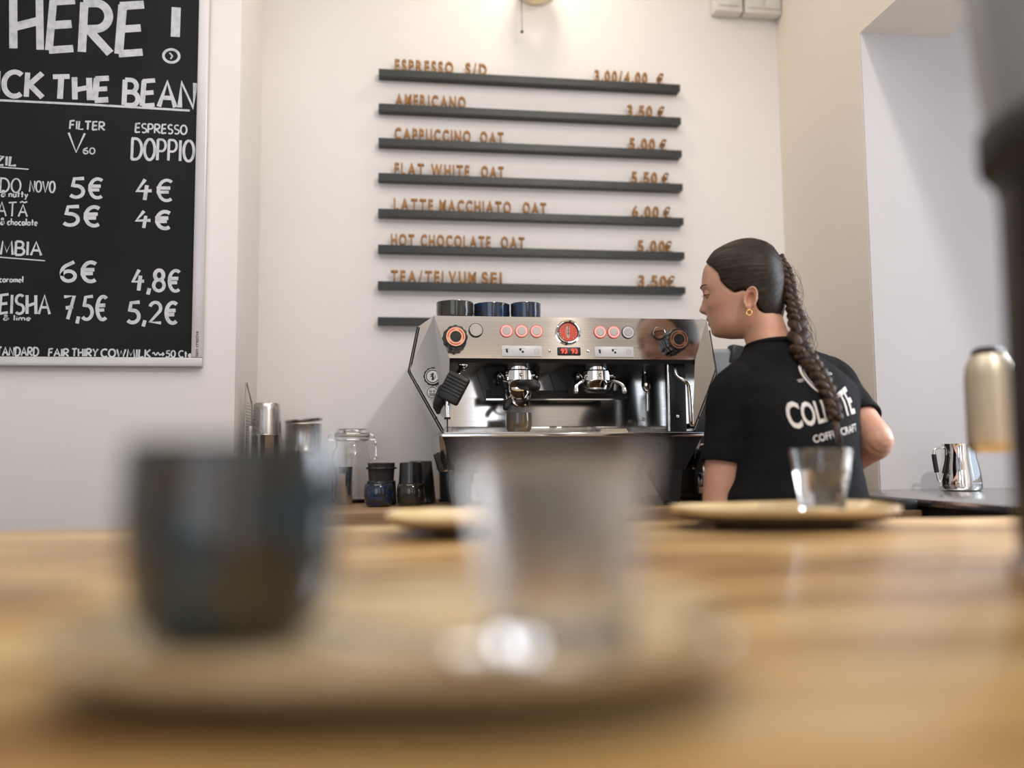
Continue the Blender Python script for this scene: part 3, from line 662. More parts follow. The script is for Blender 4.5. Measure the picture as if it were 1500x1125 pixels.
# ------------------------------------------------------------------ things on the back counter, left of the machine
CZ = .927
def ring(r, z, rr=.0015, seg=40, M=None):
    return [(r + rr * cos(2 * pi * k / 8), z + rr * sin(2 * pi * k / 8)) for k in range(8)]
rk = thing('wire_rack', 'thin wire rack standing on edge against the pier corner', 'rack', (-.366, 2.30, CZ))
m = MB(); m.tube([(0, -.052, 0), (0, -.052, .313), (.0, -.040, .3155), (0, .040, .270), (0, .048, .262), (0, .048, 0)], .0022, 8); m.build('frame', M_steelb, rk)
m = MB()
for k in range(34): m.tube([(0, -.050, .008 + k * .0078), (0, .046, .008 + k * .0078)], .0013, 6)
m.build('wires', M_steelb, rk)

sh = thing('shaker_tin', 'tall upturned steel shaker tin at the far left of the back counter', 'shaker', (-.326, 2.340, CZ))
MB().lathe([(0, .268), (.030, .268), (.0335, .264), (.0345, .252), (.0350, .250), (.0440, .004), (.0455, 0), (.0440, 0), (.0425, .004), (.033, .25), (0, .262)], 48).build('tin', M_steelb, sh)
st = thing('steel_cup', 'smaller straight steel cup in front of the upturned shaker tin', 'cup', (-.313, 2.262, CZ))
MB().lathe([(0, 0), (.027, 0), (.029, .003), (.0325, .180), (.0335, .1815), (.0325, .183), (.0312, .181), (.027, .006), (0, .004)], 44).build('cup_body', M_steel, st)
rd = thing('bar_muddler', 'slim round steel rod standing left of the shaker tin', 'muddler', (-.352, 2.245, CZ))
MB().lathe([(0, 0), (.0075, 0), (.0085, .003), (.0080, .06), (.0072, .19), (.0082, .197), (.0075, .204), (0, .207)], 20).build('rod', M_steelb, rd)
tn = thing('steel_canister', 'wide brushed steel canister with a loose slanted lid', 'canister', (-.240, 2.43, CZ))
MB().lathe([(0, 0), (.047, 0), (.049, .002), (.049, .135), (.0505, .138), (.0505, .142), (.049, .145), (.049, .213), (.0500, .215), (.0488, .217), (.0478, .213), (.0478, .004), (0, .003)], 52).build('body', M_steelb, tn)
MB().lathe([(0, 0), (.050, 0), (.0515, .002), (.0515, .006), (.048, .008), (0, .008)], 48, Matrix.Translation((.001, 0, .2215)) @ Matrix.Rotation(radians(-4.5), 4, 'Y')).build('lid', M_steelb, tn)

jr = thing('clip_top_jar', 'glass preserving jar with wire clip lid between canister and dark tumblers', 'jar', (-.108, 2.42, CZ))
MB().lathe([(0, .0), (.050, .0), (.056, .006), (.057, .02), (.057, .12), (.053, .140), (.045, .152), (.044, .168), (.0475, .172), (.0475, .178), (.0415, .178), (.0405, .152), (.049, .137), (.0535, .12), (.0535, .01), (.048, .006), (0, .006)], 52).build('jar_body', M_glass, jr)
MB().lathe([(.0405, .1785), (.0480, .1785), (.0490, .1805), (.0480, .1825), (.0405, .1825)], 48, closed=True).build('rubber_seal', M_seal, jr)
MB().lathe([(0, .183), (.0475, .183), (.0480, .186), (.0475, .190), (.042, .196), (.040, .200), (.038, .201), (.036, .196), (0, .192)], 52).build('lid', M_glass, jr)
m = MB(); m.lathe(ring(.0492, .171), 48, closed=True)
m.tube([(.049, 0, .171), (.062, .0, .171), (.0655, -.006, .160), (.066, -.010, .125), (.062, -.012, .118)], .0016, 8, sub=4)
m.tube([(.0500, .010, .187), (.060, .008, .180), (.064, .004, .160), (.068, -.004, .135), (.070, -.008, .118)], .0016, 8, sub=4)
m.tube([(-.049, -.006, .171), (-.062, -.006, .170), (-.064, -.004, .180), (-.058, 0, .188), (-.047, 0, .189)], .0016, 8, sub=4)
m.lathe(ring(.0490, .187), 48, closed=True)
m.build('wire_clip', M_chrome, jr)
ms = thing('steel_beaker', 'small dark shiny beaker in front of the glass jar', 'beaker', (-.125, 2.315, CZ))
MB().lathe([(0, 0), (.0200, 0), (.0225, .003), (.0245, .090), (.0255, .0985), (.0240, .099), (.0230, .090), (.0205, .005), (0, .004)], 40).build('beaker_body', M_steel, ms)

def stone_cup(loc, r, h, m, name, label, group, taper=.93):
    t = thing(name, label, 'cup', loc, 0, group)
    MB().lathe([(0, 0), (r * .72, 0), (r * .80, .002), (r * .95, h * .16), (r, h * .45), (r * .99, h * .75), (r * taper, h - .001), (r * taper - .001, h), (r * taper - .0028, h - .001), (r * .93, h * .7), (r * .90, h * .25), (r * .6, .005), (0, .005)], 44).build('cup_body', m, t)
    return t
stone_cup((-.032, 2.195, CZ), .0355, .057, M_glazeb, 'espresso_cup', 'small blue speckled cup standing in front of the stacked black cups', 'small glazed cups on the back counter')
stone_cup((.0485, 2.185, CZ), .0350, .056, M_glazeg, 'espresso_cup', 'small green brown cup in front of the two dark tumblers', 'small glazed cups on the back counter')
def straight(loc, r0, r1, h, m, name, label, group, ridge=False):
    t = thing(name, label, 'cup', loc, 0, group)
    MB().lathe([(0, 0), (r0 * .9, 0), (r0, .003), (r1, h - .001), (r1 - .001, h), (r1 - .0025, h - .002), (r0 - .003, .006), (0, .005)], 40).build('cup_body', m, t)
    if ridge:
        MB().lathe([(r1 * 1.0, h * .66), (r1 * 1.10, h * .67), (r1 * 1.12, h * .72), (r1 * 1.10, h * .77), (r1 * .99, h * .78)], 40).build('grip_band', m, t)
    return t
M_dkc = mat('charcoal_glaze', (0.022, 0.023, 0.025), 0.22, c2=(0.035, 0.034, 0.034), scale=20, coat=0.4)
straight((-.026, 2.290, CZ), .041, .0375, .062, M_dkc, 'black_cup', 'lower black cup of the stack behind the blue speckled cup', 'stacked black cups')
straight((-.026, 2.290, CZ + .0585), .0330, .0360, .050, M_dkc, 'black_cup', 'upper black cup with grip band, stacked behind the blue speckled cup', 'stacked black cups', True)
straight((.0500, 2.262, CZ), .034, .0285, .109, M_dkc, 'dark_tumbler', 'tapered dark tumbler directly behind the green brown cup', 'dark tapered tumblers')
straight((.079, 2.340, CZ), .040, .0300, .112, M_dkc, 'dark_tumbler', 'tapered dark tumbler furthest back beside the coffee machine foot', 'dark tapered tumblers')

# ------------------------------------------------------------------ espresso machine
E = thing('espresso_machine', 'two group polished steel espresso machine on black legs on the back counter', 'coffee machine', (.432, 2.0, CZ))  # parts placed from image pixels; deeper ones pushed back along the camera's sightlines
T21 = -math.atan(.010 / .101)
def py(z): return .005 - (.453 - z) / .101 * .010
def PM(x, z, lift=0.0):
    return Matrix.Translation((x, py(z), z)) @ Matrix.Rotation(radians(90) + T21, 4, 'X') @ Matrix.Translation((0, 0, lift))
# upper housing with the slanted front panel
MB().hull8([(-.334, .005, .453), (.334, .005, .453), (.298, -.005, .352), (-.298, -.005, .352)], [(-.334, .48, .448), (.334, .48, .448), (.31, .48, .352), (-.31, .48, .352)]).build('front_panel', M_steel, E, smooth=0)
MB().box(-.326, .326, .03, .47, .448, .4545, bev=.001).build('cup_tray', M_steelb, E)
rl = MB(); rl.tube([(-.33, .03, .456), (-.33, .47, .456), (.33, .47, .456), (.33, .03, .456)], .0035, 8); rl.build('tray_rail', M_steelb, E)
MB().hull8([(-.296, -.002, .352), (.296, -.002, .352), (.296, .004, .343), (-.296, .004, .343)], [(-.30, .26, .352), (.30, .26, .352), (.30, .26, .343), (-.30, .26, .343)]).build('panel_underside', M_blackm, E, smooth=0)
MB().box(-.305, .305, .255, .48, .185, .352).build('back_splash', M_steel, E, smooth=0)
MB().box(-.302, .290, .200, .256, .172, .199, bev=.004).build('drip_ledge', M_steelb, E)
m = MB(); m.box(-.316, .316, -.004, .48, .166, .1765, bev=.0015); m.build('tray_rim', M_steel, E)
m = MB()
for k in range(42): m.box(-.285 + k * .0135, -.279 + k * .0135, .01, .195, .1765, .179)
m.box(-.29, .29, .008, .012, .1765, .1795); m.build('drip_grid', M_steelb, E, smooth=0)
MB().prism([(.06, .1765), (.066, .186), (.125, .186), (.131, .1765)], .004, .012, axis='y').build('grid_tab', M_tap, E)
MB().hull8([(-.312, .0, .166), (.312, .0, .166), (.278, .03, .086), (-.288, .03, .086)], [(-.312, .47, .166), (.312, .47, .166), (.28, .44, .086), (-.288, .44, .086)]).build('base_tub', M_blackm, E, smooth=0)
for s in (-1, 1):
    def q(x, y, z): return (s * -x if False else (x if s < 0 else -x), y, z)
    fr = [q(-.334, .006, .453), q(-.298, -.004, .352), q(-.300, .03, .200), q(-.312, .05, .182), q(-.3905, .10, .329), q(-.3687, .085, .438)]
    bk = [q(-.334, .48, .449), q(-.305, .48, .352), q(-.305, .48, .200), q(-.312, .48, .182), q(-.372, .48, .329), q(-.352, .48, .438)]
    wg = MB().hull8(fr, bk).build('side_panel', M_chrome, E, smooth=0)
    m = MB(); m.tube([q(-.370, .082, .438), q(-.392, .097, .329), q(-.314, .047, .182)], .0019, 8); m.build('edge_trim', M_blackm, wg)
    m = MB()
    for x, z, y in ((-.348, .418, .045), (-.325, .215, .058)): m.ball(q(x, y - .002, z), .004, 12, (1, .5, 1))
    m.build('screw', M_grind, wg)
    m = MB(); m.hull8([q(-.322, .03, .172), q(-.309, .02, .172), q(-.300, .04, .088), q(-.312, .05, .088)], [q(-.322, .40, .172), q(-.309, .40, .172), q(-.300, .40, .088), q(-.312, .40, .088)]); m.build('lower_trim', M_steelb, E, smooth=0)
    m = MB(); m.hull8([q(-.331, .03, .128), q(-.322, .03, .134), q(-.308, .03, .090), q(-.318, .03, .086)], [q(-.331, .12, .128), q(-.322, .12, .134), q(-.308, .12, .090), q(-.318, .12, .086)]); m.build('trim_block', M_grind, E, smooth=0)
for s, y in ((-1, .03), (1, .03), (-1, .37), (1, .37)):
    xa, xb, xc, xd = (-.296, -.238, -.290, -.250) if s < 0 else (.188, .272, .236, .264)
    if y > .1 and s < 0: xa, xb, xc, xd = (-.300, -.262, -.298, -.270)
    lg = MB().hull8([(xa, y, .09), (xb, y, .09), (xd, y + .006, .006), (xc, y + .006, .006)], [(xa, y + .06, .09), (xb, y + .06, .09), (xd, y + .05, .006), (xc, y + .05, .006)]).build('leg', M_blackm, E, smooth=0)
    MB().cyl(.019, 0, .008, 24, Matrix.Translation(((xc + xd) / 2, y + .03, 0)), bev=.002).build('foot', M_black, lg)
# steam knobs
def knob(x, z):
    m = MB(); n = 12
    for a0, a1, r in ((0.001, .014, .0285), (.014, .038, .0270)):
        pts = []
        for k in range(n * 6):
            th = 2 * pi * k / (n * 6); pts.append((r * (1 + .045 * cos(n * th)) * cos(th), r * (1 + .045 * cos(n * th)) * sin(th)))
        m.prism(pts, a0, a1, axis='z', bev=.0015)
    M = Matrix.Translation((x, py(z), z)) @ Matrix.Rotation(radians(90), 4, 'X')
    bmesh.ops.transform(m.bm, matrix=M, verts=m.bm.verts[:])
    k_ = m.build('steam_knob', M_black, E, smooth=30)
    MB().lathe([(.0125, .038), (.0225, .038), (.0220, .0395), (.0130, .0395)], 40, M, closed=True).build('face_ring', M_cop, k_)
    m = MB()
    for a in range(3): 
        P = A(0, 0, .0178, .0178, 100 + a * 120, 185 + a * 120, 10)
        m.ribbon(P, 0.0022, 0, .0399, lambda u_, v_, h: M @ Vector((u_, v_, h)))
    m.build('ring_mark', M_red if x < 0 else M_blackm, k_, smooth=0)
knob(-.286, .398); knob(.247, .397)
def screw_button(x, z):
    b_ = MB().cyl(.0155, 0, .006, 32, PM(x, z), bev=.001).build('purge_button', M_chrome, E)
    MB().lathe([(.0150, .0), (.0172, .0), (.0172, .003), (.0150, .003)], 32, PM(x, z), closed=True).build('button_ring', M_blackm, b_)
screw_button(-.2358, .4185); screw_button(.2098, .4169)
for i, x in enumerate((-.1628, -.1269, -.0908, .0639, .0976, .1331)):
    b_ = MB().cyl(.0100, 0, .005, 32, PM(x, .4178), bev=.001).build('brew_button', M_lens, E)
    MB().lathe([(.0100, 0), (.0140, 0), (.0140, .0042), (.0100, .0042)], 36, PM(x, .4178), closed=True).build('light_ring', M_pink if i < 5 else M_label, b_)
    MB().lathe([(.0140, 0), (.0156, 0), (.0156, .003), (.0140, .003)], 36, PM(x, .4178), closed=True).build('button_ring', M_blackm if i == 5 else M_red, b_)
gx, gz = -.0147, .4161
gg = MB().lathe([(.0245, 0), (.0300, 0), (.0300, .008), (.0275, .010), (.0245, .009)], 48, PM(gx, gz), closed=True).build('gauge', M_chrome, E)
MB().lathe([(.0232, 0), (.0246, 0), (.0246, .0085), (.0232, .0085)], 48, PM(gx, gz), closed=True).build('inner_ring', M_blackm, gg)
MB().cyl(.0233, 0, .0045, 48, PM(gx, gz)).build('gauge_face', M_red, gg)
m = MB(); GM = PM(gx, gz)
for k in range(19):
    a = radians(-50 + k * 280 / 18); r0 = .0175 if k % 3 == 0 else .019
    m.ribbon([(r0 * cos(a), r0 * sin(a)), (.0213 * cos(a), .0213 * sin(a))], .0011, 0, .0050, lambda u_, v_, h: GM @ Vector((u_, v_, h)))
m.ribbon(A(0, 0, .0095, .0145, 70, 290, 14), .0016, 0, .0050, lambda u_, v_, h: GM @ Vector((u_ * .6, v_, h)))
m.build('dial_marks', M_print, gg, smooth=0)
m = MB(); m.ribbon([(0, -.012), (0, .012)], .0052, 0, .0052, lambda u_, v_, h: GM @ Vector((u_, v_, h))); m.build('dial_emblem', M_print, gg, smooth=0)
m = MB(); m.ribbon([(0, -.010), (.0005, .0), (0, .017)], .0016, 0, .0056, lambda u_, v_, h: GM @ Vector((u_, v_, h))); m.ribbon([(-.0022, -.003), (.0022, -.003)], .0016, 0, .0056, lambda u_, v_, h: GM @ Vector((u_, v_, h)));  m.ribbon([(-.0022, .004), (.0022, .004)], .0013, 0, .0056, lambda u_, v_, h: GM @ Vector((u_, v_, h))); m.build('needle', M_blackm, gg, smooth=0)
dp = MB().box(-.028, .028, -.0098, .0098, 0, .004, bev=.0018, M=PM(-.0137, .3701)).build('display', M_black, E)
for x in (-.0125, .0125):
    me = text_mesh('93', .0165, offset=.0004); xs = [v.co.x for v in me.vertices]; cx = (min(xs) + max(xs)) / 2
    me.transform(PM(-.0137 + x, .3701, .0045) @ Matrix.Translation((-cx, -.0058, 0))); link(me, 'digits', M_led, dp, smooth=0)
for x in (-.060, .033): MB().ball((0, 0, 0), .0038, 14, (1, 1, .5), PM(x, .3714)).build('panel_screw', M_chrome, E)
for cx in (-.1274, .0967):
    LM = PM(cx, .3695)
    lp = MB().box(-.048, .048, -.0130, .0130, 0, .0022, bev=.001, M=LM).build('label_plate', M_label, E)
    lift = lambda u_, v_, h: LM @ Vector((u_, v_, .0024 + h))
    m = MB()
    m.ribbon([(-.0362, .0045), (-.0355, -.002)], .0045, 0, 0, lift); m.ribbon([(-.0395, .0050), (-.0305, .0050)], .0008, 0, 0, lift); m.ribbon([(-.0375, -.0015), (-.0330, -.0015)], .005, 0, 0, lift)
    m.ribbon([(-.0060, .0035), (-.0010, .0035)], .005, 0, 0, lift); m.ribbon([(-.0005, -.0018), (.0048, -.0018)], .005, 0, 0, lift); m.ribbon([(-.0065, .0066), (.008, .0066)], .0006, 0, 0, lift)
    m.build('cup_symbols', M_blackm, lp, smooth=0)
    m = MB(); m.ribbon(A(.0355, .0, .0062, .0062, 0, 360, 24), .0010, 0, 0, lift)
    for k in range(5): m.ribbon([(.0315 + k * .002, -.004), (.0315 + k * .002, .004)], .0005, 0, 0, lift)
    m.build('flow_symbol', M_lens, lp, smooth=0)
# badges on the left wing (a lion disc with black scalloped rim, a small round seal)
def wing_m(x, y, z): return Matrix.Translation((x, y, z)) @ Matrix.Rotation(radians(-6), 4, 'Z') @ Matrix.Rotation(radians(90), 4, 'X')
BM = wing_m(-.334, .048, .3125)
pts = [(.0215 * (1 + .035 * cos(12 * t)) * cos(t), .0215 * (1 + .035 * cos(12 * t)) * sin(t)) for t in [2 * pi * k / 96 for k in range(96)]]
m = MB(); m.prism(pts, 0, .016, axis='z', bev=.001); bmesh.ops.transform(m.bm, matrix=BM, verts=m.bm.verts[:]); bd = m.build('water_knob', M_black, E, smooth=30)
MB().cyl(.0178, .016, .0168, 40, BM).build('knob_face', M_label, bd)
put = lambda u_, v_, h: BM @ Vector((u_, v_, .0171 + h))
m = MB(); m.ribbon(A(0, 0, .0150, .0150, 0, 360, 36), .0022, 0, 0, put)
m.ribbon([(-.001, -.009), (.001, -.003), (-.001, .002), (.001, .008)], .0048, 0, 0.0001, put); m.ribbon([(-.001, .005), (-.006, .004)], .0016, 0, 0.0001, put); m.ribbon([(-.001, .0), (-.006, -.001)], .0016, 0, 0.0001, put); m.ribbon([(.002, -.008), (.006, -.003), (.005, .003)], .0014, 0, 0.0001, put)
m.build('lion_emblem', M_blackm, bd, smooth=0)
BM2 = wing_m(-.336, .040, .2745)
bd = MB().cyl(.0148, 0, .003, 40, BM2, bev=.0006).build('seal_badge', M_label, E)
put2 = lambda u_, v_, h: BM2 @ Vector((u_, v_, .0033 + h))
m = MB(); m.ribbon(A(0, 0, .0125, .0125, 0, 360, 32), .0015, 0, 0, put2)
for u_ in (-.004, .0045): m.ribbon(A(u_, .003, .0022, .0022, 0, 360, 14), .0015, 0, 0, put2)
for k in range(4): m.ribbon([(-.008 + k * .0005, -.0025 - k * .0018), (.008 - k * .0005, -.0025 - k * .0018)], .0010, 0, 0, put2)
m.build('seal_print', M_blackm, bd, smooth=0)
# steam paddle and wand, left
m = MB()
PMt = Matrix.Translation((-.286, .005, .287)) @ Matrix.Rotation(radians(28), 4, 'Y') @ Matrix.Rotation(radians(-12), 4, 'Z')
m.box(-.027, .027, -.012, .012, -.040, .030, bev=.006, M=PMt)
for k in range(6): m.box(-.024, .024, -.0145, -.011, -.022 + k * .008, -.018 + k * .008, bev=.001, M=PMt)
m.tube([PMt @ Vector((-.018, .004, -.02)), PMt @ Vector((-.016, .010, -.055)), PMt @ Vector((-.008, .012, -.070))], [.016, .013, .006], 14, sub=3, round_ends=True)
m.build('wand_grip', M_black, E)
m = MB(); m.tube([(-.262, .045, .345), (-.272, .03, .325), (-.290, .012, .29), (-.303, .004, .25), (-.303, .004, .214)], [.006, .006, .0055, .0052, .0048], 12, sub=5); sw_ = m.build('steam_wand', M_chrome, E)
MB().cyl(.0075, 0, .005, 20, Matrix.Translation((-.303, .004, .2095)), bev=.001).build('wand_tip', M_blackm, sw_)
MB().tube([(-.303, .004, .210), (-.303, .004, .1795)], .0016, 8).build('wand_needle', M_blackm, sw_)
MB().ball((-.262, .045, .342), .013, 18).build('wand_joint', M_chrome, sw_)
# right wand with its pod, lever and black column
m = MB(); m.tube([(.209, .12, .345), (.209, .12, .328), (.210, .12, .322), (.212, .12, .300), (.214, .12, .289), (.2150, .12, .284), (.215, .122, .235)], [.0075, .0075, .009, .0125, .0105, .004, .0035], 16, sub=4); m.build('hot_water_spout', M_chrome, E)
MB().box(.238, .282, .02, .050, .1765, .345, bev=.003).build('tool_column', M_black, E)
m = MB(); m.tube([(.252, .012, .335), (.253, .0, .315), (.262, -.012, .303), (.275, -.014, .294), (.2795, -.012, .27), (.2835, -.008, .205), (.284, -.006, .196)], [.0045, .0045, .0048, .0055, .0058, .0064, .0060], 14, sub=5, round_ends=True); m.build('steam_lever', M_chrome, E)
MB().tube([(.236, .018, .345), (.236, .018, .18)], .0030, 10).build('column_edge', M_chrome, E)
for x, y in ((.224, .19), (.258, .018)): MB().ball((x, y, .216), .0045, 14).build('column_screw', M_chrome, E)
# groups
def group(x, holder):
    gb = MB(); gb.hull8([(x - .085, .10, .345), (x + .06, .10, .345), (x + .05, .105, .272), (x - .062, .105, .272)], [(x - .085, .25, .345), (x + .06, .25, .345), (x + .05, .25, .272), (x - .062, .25, .272)])
    go = gb.build('group_housing', M_blackm, E, smooth=0)
    m = MB(); m.lathe([(0, .350), (.036, .350), (.036, .332), (.044, .328), (.045, .306), (.040, .300), (.037, .288), (0, .288)], 44, Matrix.Translation((x, .075, 0))); m.build('group_head', M_chrome, go)
    m = MB()
    for a in range(8): MB().ball((x + .0455 * cos(a * pi / 4), .075 + .0455 * sin(a * pi / 4), .317), .0045, 12).build('group_bolt', M_chrome, go)
    m.tube([(x - .05, .075, .325), (x - .058, .06, .315), (x - .056, .05, .295)], .006, 10, sub=3); m.build('valve_tube', M_chrome, go)
    if holder:
        ph = MB().lathe([(0, .302), (.034, .302), (.036, .296), (.035, .276), (.028, .262), (0, .260)], 40, Matrix.Translation((x, .075, 0))).build('portafilter', M_chrome, E)
        m = MB(); m.tube([(x - .004, .045, .295), (x - .004, .030, .293), (x + .002, .005, .291), (x + .012, -.055, .284), (x + .013, -.085, .280)], [.007, .008, .0125, .0150, .0145], 18, sub=4, round_ends=True); m.build('handle', M_black, ph)
        m = MB(); m.lathe(ring(.019, 0, .004, 36), 36, Matrix.Translation((x + .002, .055, .262)) @ Matrix.Rotation(radians(80), 4, 'X'), closed=True); m.build('spout_ring', M_chrome, ph)
        m = MB(); m.tube([(x - .012, .06, .262), (x - .028, .055, .252), (x - .034, .052, .240)], [.006, .0085, .008], 12, sub=3, round_ends=True); m.tube([(x + .010, .06, .262), (x + .020, .055, .254), (x + .022, .052, .244)], [.005, .004, .002], 10, sub=3, round_ends=True); m.build('spout', M_blackm, ph)
    else:
        m = MB(); m.lathe([(0, .290), (.034, .290), (.034, .284), (.022, .276), (0, .276)], 36, Matrix.Translation((x, .075, 0))); m.build('shower_screen', M_steelb, go)
        for sd in (-1, 1): MB().tube([(x + sd * .042, .05, .305), (x + sd * .058, .04, .294), (x + sd * .060, .035, .278)], .0065, 12, sub=3, round_ends=True).build('group_pipe', M_chrome, go)
group(-.125, True); group(.070, False)
MB().box(-.20, .16, .112, .118, .264, .286, bev=.001).build('drip_bar', M_blackm, E)
MB().box(-.20, .16, .108, .113, .2615, .2645).build('bar_edge', M_chrome, E)
# small cup on the drip tray, cups on top
t = stone_cup((.432 - .129, 2.0 + .045, CZ + .1795), .0315, .047, M_glazet, 'espresso_cup', 'small olive amber cup standing on the drip tray under the left group', None, .97)
for x, y, r, lb, mm in ((-.279, .085, .0455, 'left of the three large glazed cups on top of the coffee machine', M_glazeg), (-.186, .105, .0460, 'middle one of the three large glazed cups on top of the coffee machine', M_glazeb),
                        (-.103, .085, .0375, 'right and smallest of the three blue glazed cups on top of the coffee machine', M_glazeb)):
    stone_cup((.432 + x, 2.0 + y, CZ + .4548), r, .0435, mm, 'glazed_cup', lb, 'glazed cups on the coffee machine', 1.0)
for x, y, r, lb in ((-.262, .260, .040, 'glazed cup half hidden in the back row behind the left cup on the machine'), (-.078, .265, .040, 'glazed cup half hidden in the back row behind the right cup on the machine')):
    stone_cup((.432 + x, 2.0 + y, CZ + .4548), r, .040, M_glazeg, 'glazed_cup', lb, 'glazed cups on the coffee machine', 1.0)

# ------------------------------------------------------------------ right of the machine: small grinder, box, brush
gr = thing('bean_grinder', 'black coffee grinder standing behind the barista, right of the coffee machine', 'grinder', (.855, 2.22, CZ))
MB().box(-.055, .11, -.05, .15, 0, .02, bev=.004).build('base', M_black, gr)
MB().box(-.060, .12, -.02, .15, .02, .275, bev=.006).build('body', M_black, gr)
MB().lathe([(0, .275), (.05, .275), (.055, .30), (.06, .40), (.045, .41), (0, .41)], 32, Matrix.Translation((.055, .06, 0))).build('hopper', M_smoke, gr)
MB().box(-.012, .022, -.01, .03, .375, .425, bev=.003, M=Matrix.Rotation(radians(10), 4, 'Y')).build('hopper_tab', M_black, gr)
m = MB(); m.lathe(ring(.014, 0, .003), 30, Matrix.Translation((-.040, -.03, .135)) @ FRONT, closed=True); m.build('dose_dial', M_chrome, gr)
m = MB(); m.tube([(-.045, -.035, .09), (-.045, -.05, .085), (-.045, -.05, .045)], .005, 10, sub=3); m.box(-.058, -.03, -.045, -.03, .02, .075, bev=.002); m.build('holder_fork', M_steel, gr)
wb = thing('white_box', 'small white box standing under the coffee machine between the counter and the right leg', 'box', (.640, 2.475, CZ))
MB().box(-.038, .030, -.03, .035, 0, .094, bev=.002).build('carton', M_box, wb); MB().box(-.038, .030, -.031, .035, .094, .097, bev=.001).build('lid', M_box, wb)
br = thing('cleaning_brush', 'dark round bristled brush lying under the right side of the coffee machine', 'brush', (.600, 2.14, CZ))
m = MB(); m.lathe([(0, .008), (.022, .006), (.030, .012), (.030, .024), (.020, .034), (0, .038)], 24)
for k in range(60):
    a = 2 * pi * k / 60; m.tube([(.026 * cos(a), .026 * sin(a), .018), (.036 * cos(a), .036 * sin(a), .010 + .016 * random.random())], .0011, 5)
m.build('bristles', M_bris, br); MB().tube([(-.02, .0, .02), (-.07, .012, .012), (-.12, .02, .008)], [.008, .007, .007], 12, sub=3, round_ends=True).build('handle', M_black, br)

# ------------------------------------------------------------------ the barista
PB = thing('person', 'barista in black printed t-shirt with long brown braid, seen from behind, looking left', 'person', (.805, 1.60, 0.0))
PO = Vector((.805, 1.60, 0.0))
bf = Vector((-.271, .963, 0)); bri = Vector((.963, .271, 0))          # facing and right hand side of the trunk
hf = Vector((-.848, .530, 0)); hr = Vector((.530, .848, 0))          # facing and right hand side of the head
HO = Vector((.762, 1.738, 1.301))                                     # under the chin, mid head, at ear level fore-and-aft
def lerp_tab(tab, x):
    if x <= tab[0][0]: return tab[0][1]
    for (a, va), (b, vb) in zip(tab, tab[1:]):
        if x <= b: return va + (vb - va) * (x - a) / (b - a)
    return tab[-1][1]
def smooth_tab(tab, x):
    """Catmull-Rom through the table"""
    n = len(tab)
    if x <= tab[0][0]: return tab[0][1]
    if x >= tab[-1][0]: return tab[-1][1]
    for i in range(n - 1):
        if x <= tab[i + 1][0]:
            x0, y0 = tab[i]; x1, y1 = tab[i + 1]; h = x1 - x0; t = (x - x0) / h
            m0 = (y1 - tab[i - 1][1]) / (x1 - tab[i - 1][0]) if i > 0 else (y1 - y0) / h
            m1 = (tab[i + 2][1] - y0) / (tab[i + 2][0] - x0) if i + 2 < n else (y1 - y0) / h
            return (2 * t**3 - 3 * t**2 + 1) * y0 + (t**3 - 2 * t**2 + t) * h * m0 + (-2 * t**3 + 3 * t**2) * y1 + (t**3 - t**2) * h * m1
def sstep(a, b, x):
    t = max(0, min(1, (x - a) / (b - a))); return t * t * (3 - 2 * t)
mmr = lambda L: [(a / 1000, b / 1000) for a, b in L]
# mid-line profile of the face (height over chin, distance forward), nose left out, and the nose on its own
FRONTP = mmr([(-2, 50), (0, 60), (3, 74), (8, 81), (14, 83.5), (22, 85), (30, 87), (40, 89.5), (48, 91), (54, 91.5), (64, 93), (72, 93.5), (82, 94.5), (92, 96), (98, 97.5), (108, 100.2), (121, 100.5), (134, 99), (147, 96.5), (160, 91), (173, 84.5), (186, 74), (199, 51), (206, 32), (210.5, 14), (212.7, -3)])
NOSE = mmr([(49, 0), (53, 3.0), (56, 11), (60, 15.5), (64, 16.5), (70, 14), (76, 11), (84, 7.5), (92, 4), (98, 2), (106, 0)])
BACKP = mmr([(-2, -44), (0, -46), (10, -54), (20, -60), (30, -64), (40, -66.5), (56, -70), (82, -73), (108, -75), (134, -73.5), (160, -68), (187, -53), (200, -38), (207, -22), (211, -10), (212.7, -3.2)])
WID = mmr([(-2, 22), (0, 29), (5, 37), (12, 44), (22, 51), (35, 56), (50, 60), (65, 64), (82, 68), (100, 71), (120, 73.5), (140, 73.5), (160, 68.5), (180, 57), (195, 41), (205, 25), (210.5, 12), (212.7, .3)])
HLINE = mmr([(-90, 0), (-65, 4), (-52, 12), (-30, 32), (-15, 58), (-11, 82), (0, 92), (13, 97), (31, 93), (47, 106), (57, 118), (62.6, 138), (78, 155), (90, 163), (100, 168)])
